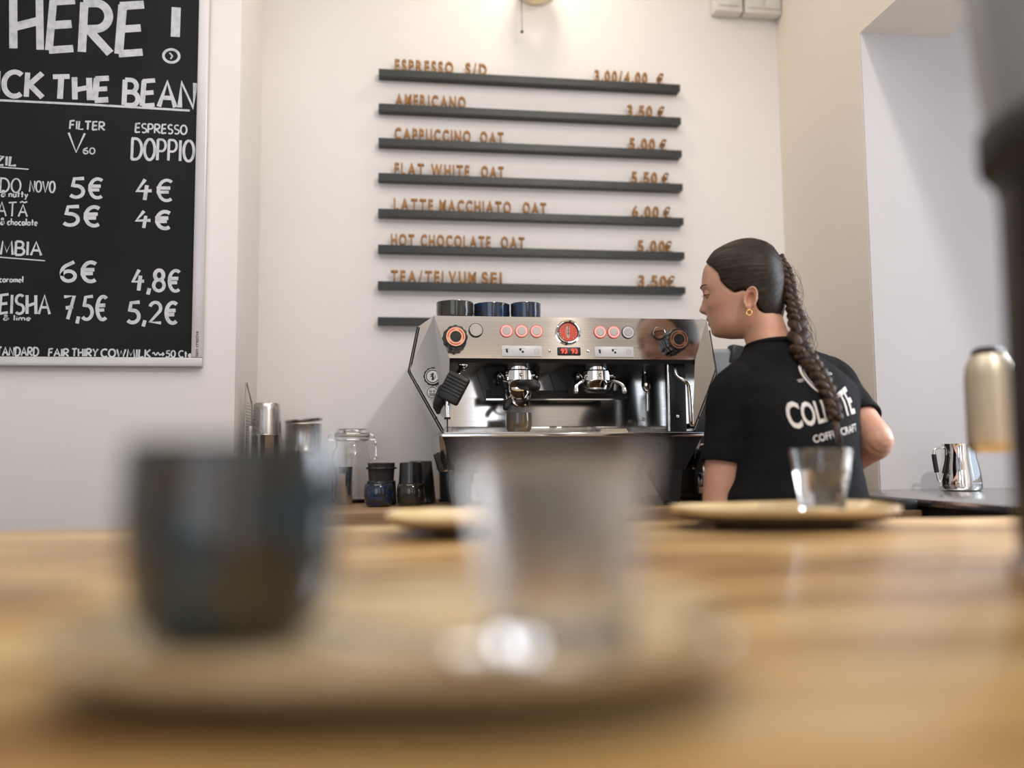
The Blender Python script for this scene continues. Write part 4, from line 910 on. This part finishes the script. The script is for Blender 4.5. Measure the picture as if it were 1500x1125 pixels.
def head_pt(z, th, hair):
    """th 0 = face, pi = nape; returns (forward, left, up) in metres"""
    f = smooth_tab(FRONTP, z); b = smooth_tab(BACKP, z); wd = smooth_tab(WID, z)
    c0 = .004 + .018 * sstep(.06, .0, z)
    c, s_ = cos(th), sin(th); n = 2.25 if c > 0 else 2.05
    rr = (abs(c) ** n + abs(s_) ** n) ** (-1 / n)
    F = c0 + (f - c0 if c > 0 else c0 - b) * rr * c; Lr = wd * rr * s_
    aL = abs(Lr)
    if c > 0:
        F += smooth_tab(NOSE, z) * math.exp(-(aL / (.0065 + .0055 * math.exp(-((z - .060) / .010) ** 2))) ** 2)
        F -= .0085 * math.exp(-((aL - .030) / .014) ** 2 - ((z - .094) / .011) ** 2)          # eye sockets
        F += .0035 * math.exp(-((aL - .028) / .018) ** 2 - ((z - .109) / .006) ** 2)          # brow
        F += .0030 * math.exp(-((aL - .040) / .014) ** 2 - ((z - .068) / .014) ** 2)          # cheekbones
        F += math.exp(-(aL / .0165) ** 2) * (.0045 * math.exp(-((z - .0415) / .0040) ** 2) + .0040 * math.exp(-((z - .0300) / .0038) ** 2) - .0015 * math.exp(-((z - .0215) / .004) ** 2))
        F -= .0030 * math.exp(-(aL / .021) ** 2 - ((z - .0357) / .0016) ** 2)
    Fa = F + .14 * aL
    m = sstep(-.002, .010, (.251 + z) * (1 + aL * .50) - .251 - lerp_tab(HLINE, Fa))
    sc = 1.0
    p = Vector((F - c0, Lr, 0)); d = p.normalized() if p.length > 1e-6 else Vector((0, 0, 0))
    if hair:
        ang_ = math.atan2(z - .135, Lr * 1.2 + 1e-9)
        st = noise.noise(Vector((ang_ * 16, F * 9, 3.1))) * .0011 + noise.noise(Vector((ang_ * 40, F * 14, 7.7))) * .0005
        off = -.006 + m * .0068 + m * st + m * .003 * math.exp(-((aL - .06) / .03) ** 2)
    else: off = -.0065 * m
    zz = z + (off * .8 if z > .185 else 0)
    return Vector((F + d.x * off, Lr + d.y * off, zz))
def Hw(p): return HO + hf * p.x - hr * p.y + UP * p.z - PO
def head_grid(mb, hair, NZ=110, NT=120):
    rows = []
    for i in range(NZ + 1):
        t = i / NZ; z = -.002 + .2146 * (1 - (1 - t) ** 1.25) if t < 1 else .2126
        rows.append([mb.bm.verts.new(Hw(head_pt(z, 2 * pi * k / NT, hair))) for k in range(NT)])
    fs = []
    for a, b in zip(rows, rows[1:]):
        for k in range(NT): fs.append(mb.bm.faces.new((a[k], a[(k + 1) % NT], b[(k + 1) % NT], b[k])))
    fs.append(mb.bm.faces.new(rows[0][::-1])); fs.append(mb.bm.faces.new(rows[-1]))
    bmesh.ops.recalc_face_normals(mb.bm, faces=fs)
def W_(x, y, z): return Vector((x, y, z)) - PO
# trunk stations: centre (world), half width, half depth
TR = [((.792, 1.600, .840), .150, .112), ((.795, 1.600, .883), .158, .114), ((.795, 1.603, .950), .142, .104), ((.800, 1.612, 1.015), .120, .092),
      ((.808, 1.630, 1.080), .116, .090), ((.814, 1.655, 1.146), .126, .096), ((.816, 1.680, 1.185), .132, .092), ((.813, 1.694, 1.222), .112, .078),
      ((.806, 1.700, 1.252), .080, .064), ((.796, 1.706, 1.278), .052, .052), ((.784, 1.714, 1.305), .043, .046), ((.772, 1.726, 1.350), .043, .047)]
def trunk(mb, st, grow=0.0, N=48):
    rows = []
    for (c, a, b) in st:
        rows.append([])
        for k in range(N):
            th = 2 * pi * k / N; cc, ss = cos(th), sin(th); n = 2.3
            rr = (abs(cc) ** n + abs(ss) ** n) ** (-1 / n)
            rows[-1].append(mb.bm.verts.new(Vector(c) - PO + bri * (a + grow) * rr * cc + bf * (b + grow) * rr * ss))
    fs = []
    for p, q_ in zip(rows, rows[1:]):
        for k in range(N): fs.append(mb.bm.faces.new((p[k], p[(k + 1) % N], q_[(k + 1) % N], q_[k])))
    fs.append(mb.bm.faces.new(rows[0][::-1])); fs.append(mb.bm.faces.new(rows[-1]))
    bmesh.ops.recalc_face_normals(mb.bm, faces=fs)
LS, LE, LW = W_(.686, 1.663, 1.170), W_(.639, 1.642, .926), W_(.672, 1.835, .868)
RS, RE, RW = W_(.938, 1.737, 1.200), W_(.957, 1.600, 1.074), W_(.930, 1.815, .995)
def arm(mb, s, e, w_):
    m1 = s.lerp(e, .45); m2 = e.lerp(w_, .35)
    mb.tube([s, m1, s.lerp(e, .86)], [.046, .0395, .0345], 20, sub=4, round_ends=True)
    mb.tube([s.lerp(e, .80), e, e.lerp(w_, .12)], [.0345, .0335, .036], 20, sub=5, round_ends=True)
    mb.tube([e, m2, e.lerp(w_, .75), w_], [.0330, .0365, .0275, .0225], 20, sub=4, round_ends=True)
def hand(mb, w_, d, back, thumb):
    """palm with four bent fingers and a thumb; d along the hand, back = back of hand, thumb = side of the thumb"""
    d = d.normalized(); back = (back - d * back.dot(d)).normalized(); side = d.cross(back); side = side if side.dot(thumb) > 0 else -side
    P = w_ + d * .010
    for o_ in (-.022, -.008, .008, .022):
        mb.tube([P + side * o_ * .6, P + d * .04 + side * o_, P + d * .080 + side * o_ * 1.05], [.0145, .0140, .0120], 12, sub=3, round_ends=True)
    for o_, ln in ((.0235, .066), (.008, .075), (-.008, .069), (-.0235, .054)):
        k0 = P + d * .080 + side * o_ * 1.05; a = k0 + (d * .93 - back * .36) * ln * .45; b = a + (d * .55 - back * .83) * ln * .32; c = b + (d * .15 - back * .99) * ln * .24
        mb.tube([k0 - d * .006, k0, a, b, c], [.0095, .0092, .0084, .0078, .0066], 10, sub=3, round_ends=True)
    t0 = P + d * .015 + side * .020; t1 = t0 + (d * .6 + side * .75 - back * .25) * .036; t2 = t1 + (d * .85 + side * .25 - back * .45) * .030; t3 = t2 + (d * .9 - back * .4) * .022
    mb.tube([t0, t1, t2, t3], [.0130, .0105, .0090, .0072], 12, sub=3, round_ends=True)
body = MB(); head_grid(body, False)
trunk(body, TR)
arm(body, LS, LE, LW); arm(body, RS, RE, RW)
hand(body, LW, (LW - LE) * .4 + Vector((-.06, .10, .01)), UP, bri)
hand(body, RW, Vector((-.08, .03, -.02)), bf * .8 + UP * .3, UP)
hipz = .87
for s in (-1, 1):
    h = W_(.795, 1.602, .86) + bri * s * .078; kn = h + bri * s * .006 + bf * .035; kn.z = .47; an = h + bri * s * .012 - bf * .01; an.z = .075
    body.tube([h + UP * .02, h - UP * .12, kn, kn - UP * .11, an], [.085, .082, .056, .055, .036], 22, sub=4, round_ends=True)
    body.tube([an - bf * .03 - UP * .035, an + bf * .05 - UP * .040, an + bf * .15 - UP * .052], [.036, .038, .022], 16, sub=3, round_ends=True)
# the near (left) ear and the far one: shell with raised helix, hollow concha and lobe
def ear(mb, s):
    n, k = 36, 9; bm_ = mb.bm; rows = []
    prof = [(0.0, -.0050), (.28, -.0058), (.46, -.0040), (.56, .0028), (.66, .0030), (.77, -.0010), (.89, .0062), (1.0, .0055), (1.05, .0), (.98, -.006), (.6, -.012)]
    for f, lift_ in prof:
        row = []
        for i in range(n):
            t = 2 * pi * i / n; hx = .0145 * cos(t) * f; hz = .0255 * sin(t) * f
            if hz < 0: hx *= 1 - .28 * (-hz / .0255)
            lob = 1 - .85 * sstep(-.012, -.024, hz)
            x = -.0130 + hx - .14 * hz
            y = .0765 + lift_ * lob + .10 * (-hx) + .006 * sstep(0, .02, -hx)
            row.append(bm_.verts.new(Hw(Vector((x, s * y, .0670 + hz)))))
        rows.append(row)
    fs = []
    for a, b in zip(rows, rows[1:]):
        for i in range(n): 
            fs.append(bm_.faces.new((a[i], a[(i + 1) % n], b[(i + 1) % n], b[i])))
    fs.append(bm_.faces.new(rows[-1])) 
    bmesh.ops.recalc_face_normals(bm_, faces=fs)
ear(body, 1); ear(body, -1)
bme = remesh(body, .0026, 2, 'body')
# flush of the cheek, lips, brow: true skin colours as a painted attribute
att = bme.color_attributes.new('skin_tone', 'FLOAT_COLOR', 'POINT')
for i, v in enumerate(bme.vertices):
    p = v.co + PO - HO; F = p.dot(hf); Lr = abs(p.dot(hr)); z = p.z
    c = Vector((.585, .335, .235))
    if F > 0 and -.02 < z < .2:
        ch = math.exp(-((F - .062) / .022) ** 2 - ((z - .062) / .020) ** 2); c = c.lerp(Vector((.52, .235, .17)), .55 * ch)
        nt = math.exp(-(Lr / .012) ** 2) * sstep(.088, .10, F) * math.exp(-((z - .062) / .012) ** 2); c = c.lerp(Vector((.52, .23, .165)), .6 * nt)
        lp = sstep(.024, .020, Lr) * sstep(.0255, .028, z) * sstep(.0475, .045, z) * sstep(.076, .082, F); c = c.lerp(Vector((.40, .155, .125)), .85 * lp)
    else:
        c = c.lerp(Vector((.53, .27, .18)), .5 + .5 * noise.noise(v.co * 14))
    att.data[i].color = (*c, 1)
nt = M_skin.node_tree; vc = nt.nodes.new('ShaderNodeVertexColor'); vc.layer_name = 'skin_tone'
mx = nt.nodes.new('ShaderNodeMixRGB'); mx.blend_type = 'MULTIPLY'; mx.inputs[0].default_value = 1.0
rr_ = [n for n in nt.nodes if n.type == 'VALTORGB'][0]
rr_.color_ramp.elements[0].color = (1, 1, 1, 1); rr_.color_ramp.elements[1].color = (.90, .86, .84, 1)
nt.links.new(rr_.outputs[0], mx.inputs[1]); nt.links.new(vc.outputs[0], mx.inputs[2]); nt.links.new(mx.outputs[0], nt.nodes['Principled BSDF'].inputs['Base Color'])
link(bme, 'body', M_skin, PB, smooth=180)

# hair: cap, braid, loose strands
hm_ = MB(); head_grid(hm_, True, 130, 180); hair_o = hm_.build('hair', M_hair, PB, smooth=180)
# face details
for s in (1, -1):
    c = Hw(Vector((.0785, s * .0305, .0935)))
    e_ = MB().ball(c, .0115, 22).build('eye', M_eye, PB)
    MB().ball(c + hf * .0058 - UP * .001, .0058, 18, (1, 1, 1)).build('iris', M_iris, e_)
    for nm, za, zb_, rr2 in (('upper_eyelid', -.19, 1.35, .0127), ('lower_eyelid', -1.2, -.31, .0125)):
        lid = MB(); rows = []
        for i in range(11):
            rows.append([])
            for k in range(25):
                az = radians(-118 + 236 * k / 24); w_e = max(0.0, cos(az * 90 / 62)) if abs(az) < radians(62) else 0.0
                e0 = za * w_e - .26 * (1 - w_e); e1 = zb_
                if za < -.5: e0, e1 = za, zb_ * w_e - .25 * (1 - w_e)
                el = e0 + (e1 - e0) * i / 10
                d_ = hf * cos(el) * cos(az) - hr * cos(el) * sin(az) + UP * sin(el)
                rows[-1].append(lid.bm.verts.new(c + d_ * rr2))
        for a, b in zip(rows, rows[1:]):
            for k in range(24): lid.bm.faces.new((a[k], a[k + 1], b[k + 1], b[k]))
        sol = lid.build(nm, M_lid, e_, smooth=180)
        if za > -.5:
            ls_ = MB(); ls_.tube([v.co.copy() + hf * .0004 for v in sol.data.vertices[2:23]], [.0003] + [.0007] * 19 + [.0003], 8)
            for k in range(3, 22, 2):
                p0_ = sol.data.vertices[k].co.copy(); dd = (p0_ - c).normalized(); ls_.tube([p0_, p0_ + dd * .004 - UP * .0012, p0_ + dd * .0075 - UP * .0005], [.0004, .0003, .0001], 5)
            ls_.build('eyelashes', M_hair, e_)
    bw = MB(); P = []
    for k in range(7):
        Lr = .013 + .036 * k / 6; zz = .1080 + .004 * sin(pi * (k / 6) * .8)
        best = max((head_pt(zz, th_, False) for th_ in [radians(j) for j in range(0, 85)]), key=lambda p: -abs(p.y - Lr)); P.append(Hw(Vector((best.x + .0002, s * Lr, zz))))
    bw.tube(P, [.0007, .0014, .0016, .0016, .0013, .0010, .0005], 8, sub=3); bw.build('eyebrow', M_hair, PB)
er = MB(); er.lathe(ring(.0055, 0, .0012), 28, Matrix.Translation(Hw(Vector((-.0095, .0800, .0385)))) @ Matrix.Rotation(math.atan2(hf.y, hf.x), 4, 'Z') @ FRONT, closed=True); er.build('earring', M_gold, PB)

# t-shirt
shirt = MB()
SH = [((.787, 1.602, .850), .158, .126), ((.787, 1.602, .890), .158, .125), ((.787, 1.604, .950), .142, .116), ((.794, 1.612, 1.015), .125, .104),
      ((.804, 1.630, 1.080), .126, .103), ((.810, 1.655, 1.146), .136, .109), ((.816, 1.680, 1.188), .142, .103), ((.813, 1.694, 1.221), .121, .088), ((.806, 1.700, 1.248), .086, .071), ((.798, 1.705, 1.270), .061, .059), ((.794, 1.707, 1.281), .0535, .054)]
trunk(shirt, SH)
shirt.tube([W_(.715, 1.665, 1.196), LS + Vector((0, 0, .002)), LS.lerp(LE, .30), LS.lerp(LE, .555) ], [.046, .0500, .0480, .0460], 26, sub=4)
shirt.tube([W_(.915, 1.73, 1.218), RS + Vector((0, 0, .002)), RS.lerp(RE, .36), RS.lerp(RE, .66)], [.046, .0525, .0475, .0450], 26, sub=4)
shirt.ball(LS + Vector((.003, .0, .002)), .0500, 22); shirt.ball(RS + Vector((-.003, 0, .002)), .0500, 22)
shirt.tube([W_(.718, 1.675, 1.204), W_(.800, 1.698, 1.228), W_(.910, 1.730, 1.218)], [.045, .056, .046], 22, sub=4, round_ends=True)
sme = remesh(shirt, .0050, 7, 'tshirt')
# hanging folds: slanting drag lines over the back, deeper towards the waist and under the arms
for v, nrm in [(v, v.normal.copy()) for v in sme.vertices]:
    p = v.co + PO; u_ = (p - Vector((.805, 1.62, 0))).dot(bri); z = p.z
    low = sstep(1.16, 1.00, z); a1 = noise.noise(Vector((u_ * 7 + z * 5, z * 15 - u_ * 9, 1.5))); a2 = noise.noise(Vector((u_ * 16 + z * 12, z * 34 - u_ * 18, 4.5)))
    pz = sin((z * 95) - u_ * 30 + 2.5 * noise.noise(v.co * 9)) * sstep(1.04, .96, z) * sstep(.06, -.10, u_)
    v.co += nrm * ((.0060 * a1 + .0030 * a2) * (.35 + .65 * low) + .0034 * pz + .0012 * noise.noise(v.co * 30))
tee = link(sme, 'tshirt', M_shirt, PB, smooth=180)
cl = MB(); 
def collar_pt(th, dz): return Vector((.795, 1.7065, 1.278 + dz)) - PO + bri * .0535 * cos(th) + bf * .0545 * sin(th) + UP * (-.007 * sin(th) - .001)
for k in range(1): 
    P = [collar_pt(2 * pi * j / 40, 0) for j in range(41)]
    cl.tube(P, .0058, 10)
cl.build('collar', M_shirt, tee, smooth=60)
for s, e, t, r in ((LS, LE, .555, .0457), (RS, RE, .66, .0447)):
    d = (e - s).normalized(); c = s.lerp(e, t)
    MB().lathe([(r - .004, -.012), (r + .0012, -.012), (r + .0018, 0), (r + .0004, .004), (r - .005, .004)], 40, align(c, d), closed=True).build('sleeve_hem', M_shirt, tee, smooth=60)
# print on the back, laid onto the cloth
bvh = BVHTree.FromPolygons([v.co.copy() for v in sme.vertices], [tuple(p.vertices) for p in sme.polygons])
ctr = Vector((.814, 1.655, 1.130)) - PO
def lay(u_, v_, lift=.0012):
    o_ = ctr + bri * u_ + UP * v_ - bf * .5
    h = bvh.ray_cast(o_, bf)
    return (h[0] + h[1] * lift) if h[0] is not None else None
def print_text(t, width, height, u0_, v0_, slope, name, arch=0.0, off=.0):
    me = text_mesh(t, 1.0, offset=off, res=3)
    xs = [v.co.x for v in me.vertices]; ys = [v.co.y for v in me.vertices]
    x0, x1, y0, y1 = min(xs), max(xs), min(ys), max(ys)
    bm_ = bmesh.new(); bm_.from_mesh(me); bmesh.ops.triangulate(bm_, faces=bm_.faces[:])
    for _ in range(2):
        bmesh.ops.subdivide_edges(bm_, edges=[e for e in bm_.edges if e.calc_length() > .10], cuts=1)
        bmesh.ops.triangulate(bm_, faces=bm_.faces[:])
    for v in bm_.verts:
        a = (v.co.x - x0) / (x1 - x0) - .5; b = (v.co.y - y0) / (y1 - y0)
        p = lay(u0_ + a * width, v0_ + b * height * (1 + arch * a * a * 4) + slope * a * width)
        if p is not None: v.co = p
    bm_.to_mesh(me); bm_.free(); link(me, name, M_print, tee, smooth=0)
print_text('COLLETTE', .158, .043, -.022, -.020, .21, 'print_lettering', arch=.30, off=.022)
print_text('COFFEE CRAFT', .118, .0140, -.008, -.049, .21, 'print_lettering', off=.012)
print_text('EST', .014, .0055, -.046, .058, .18, 'print_lettering', off=.012)
print_text('2023', .019, .0055, .034, .074, .18, 'print_lettering', off=.012)
em = MB()
def em_rib(pts, w):
    n = len(pts); A_, B_ = [], []
    for i, p in enumerate(pts):
        a = pts[max(i - 1, 0)]; b = pts[min(i + 1, n - 1)]; d = Vector((b[0] - a[0], b[1] - a[1])).normalized()
        A_.append(em.bm.verts.new(lay(p[0] - d.y * w / 2, p[1] + d.x * w / 2))); B_.append(em.bm.verts.new(lay(p[0] + d.y * w / 2, p[1] - d.x * w / 2)))
    for i in range(n - 1): em.bm.faces.new((A_[i], B_[i], B_[i + 1], A_[i + 1]))
em_rib(A(-.016, .066, .0180, .0290, 0, 360, 40), .0050)
em_rib(A(-.016, .066, .0115, .0225, 0, 360, 36), .0016)
em_rib([(-.022, .050), (-.016, .058), (-.018, .068), (-.013, .084)], .0060)
em.build('print_emblem', M_print, tee, smooth=0)

# trousers and shoes, below the bar
tr = MB(); trunk(tr, [((.792, 1.600, .800), .150, .116), ((.794, 1.600, .86), .162, .121), ((.796, 1.603, .935), .150, .112), ((.797, 1.605, .955), .146, .110)])
for s in (-1, 1):
    h = W_(.795, 1.602, .86) + bri * s * .078; kn = h + bri * s * .006 + bf * .035; kn.z = .47; an = h + bri * s * .012 - bf * .01; an.z = .075
    tr.tube([h + UP * .02, h - UP * .12, kn, kn - UP * .11, an + UP * .03], [.096, .092, .068, .067, .056], 24, sub=4)
    so = MB(); so.tube([an - bf * .045 - UP * .028, an + bf * .05 - UP * .030, an + bf * .17 - UP * .045], [.043, .046, .029], 18, sub=4, round_ends=True)
    so.bm.verts.ensure_lookup_table()
    for v in so.bm.verts:
        if v.co.z < .003: v.co.z = .003
    so.build('shoe', M_black, PB, smooth=60)
tr_me = remesh(tr, .008, 5, 'trousers'); link(tr_me, 'trousers', M_denim, PB, smooth=180)

# braid lies on the back: down from the crown, over the collar, along the spine
allb = bvh
def on_back(lat, z, lift):
    o_ = Vector((.810, 1.66, z)) - PO + bri * lat - bf * .5
    h = bvh.ray_cast(o_, bf); return h[0] - bf * lift if h[0] is not None else None
PTH = [Hw(Vector((-.064, 0, .166))), Hw(Vector((-.071, 0, .145))), Hw(Vector((-.079, .0, .118))), Hw(Vector((-.084, .004, .085))), Hw(Vector((-.090, .010, .052))), Hw(Vector((-.098, .020, .020)))]
for lat, z, lf in ((-.006, 1.262, .017), (-.004, 1.235, .015), (-.005, 1.205, .014), (-.009, 1.170, .013), (-.013, 1.135, .012), (-.017, 1.100, .011), (-.020, 1.062, .009)):
    p_ = on_back(lat, z, lf)
    if p_ is not None: PTH.append(p_)
def cr(P, t):
    n = len(P) - 1; x = min(max(t, 0), .9999) * n; i = int(x); f = x - i
    p0, p1, p2, p3 = P[max(i - 1, 0)], P[i], P[i + 1], P[min(i + 2, n)]
    return .5 * ((2 * p1) + (p2 - p0) * f + (2 * p0 - 5 * p1 + 4 * p2 - p3) * f * f + (3 * p1 - p0 - 3 * p2 + p3) * f ** 3)
side = (bri * .9 + Vector((.3, -.2, 0))).normalized()
NB = 150; tie = .88
def bw_(t): return (.50 + .22 * sstep(0, .15, t) + .30 * sstep(.28, .5, t)) * (1 - .36 * sstep(.5, .9, t))
bra = MB()
for sidx in range(3):
    pts, rad = [], []
    for k in range(NB + 1):
        t = k / NB * tie; c = cr(PTH, t); tn = (cr(PTH, t + .01) - cr(PTH, t - .01)).normalized()
        sd = (side - tn * side.dot(tn)).normalized(); dp_ = sd.cross(tn)
        ph_ = 2 * pi * (t * 8.0) + sidx * 2 * pi / 3; w_ = .0122 * bw_(t)
        pts.append(c + sd * w_ * sin(ph_) + dp_ * w_ * .50 * sin(2 * ph_)); rad.append(.0104 * bw_(t) * (1 + .05 * sin(k * 1.7)))
    bra.tube(pts, rad, 12, round_ends=True)
bro = bra.build('braid', M_hairl, PB, smooth=180)
tl = MB()
for k in range(16):
    o1 = side * random.uniform(-.006, .006) + UP * random.uniform(-.002, .002); o2 = side * random.uniform(-.010, .010)
    c0, c1, c2 = cr(PTH, tie - .03), cr(PTH, tie + .05), cr(PTH, .9999)
    tl.tube([c0 + o1 * .5, c1 + o1, c2 + o2 + UP * random.uniform(-.012, .01)], [.0024, .0024, .0006], 6, sub=5)
tl.build('braid_tail', M_hairl, bro, smooth=180)
ti = MB(); c = cr(PTH, tie - .01); tn = (cr(PTH, tie + .02) - cr(PTH, tie - .03)).normalized(); ti.lathe(ring(.0062, 0, .0025), 20, align(c, tn), closed=True); ti.build('hair_tie', M_black, bro)
fz = MB(); rnd = random.Random(11)
for k in range(120):                                        # flyaway strands that leave and rejoin the plait
    t = rnd.uniform(.02, .84); a = [cr(PTH, t + .018 * j) for j in range(4)]; o_ = Vector((rnd.uniform(-1, 1), rnd.uniform(-1, .1), rnd.uniform(-.3, .3))).normalized() * .0175 * bw_(t)
    fz.tube([a[0] + o_ * .8, a[1] + o_ * rnd.uniform(1.1, 1.5), a[2] + o_ * rnd.uniform(1.0, 1.5), a[3] + o_ * .7], .0005, 4, sub=3)
fz.build('flyaway_strands', M_hairl, bro, smooth=180)
ls = MB(); rnd = random.Random(5)
for k in range(30):
    t = rnd.uniform(.10, .45); c = cr(PTH, t); out = (Vector((1, -.1, 0)) * rnd.uniform(.006, .040) + Vector((0, 0, rnd.uniform(-.02, .01))))
    ls.tube([c, c + out * .6 + UP * .008, c + out - UP * rnd.uniform(.01, .04), c + out * .7 - UP * rnd.uniform(.04, .075)], .00035, 4, sub=5)
ls.build('loose_hair', M_hairl, hair_o, smooth=180)
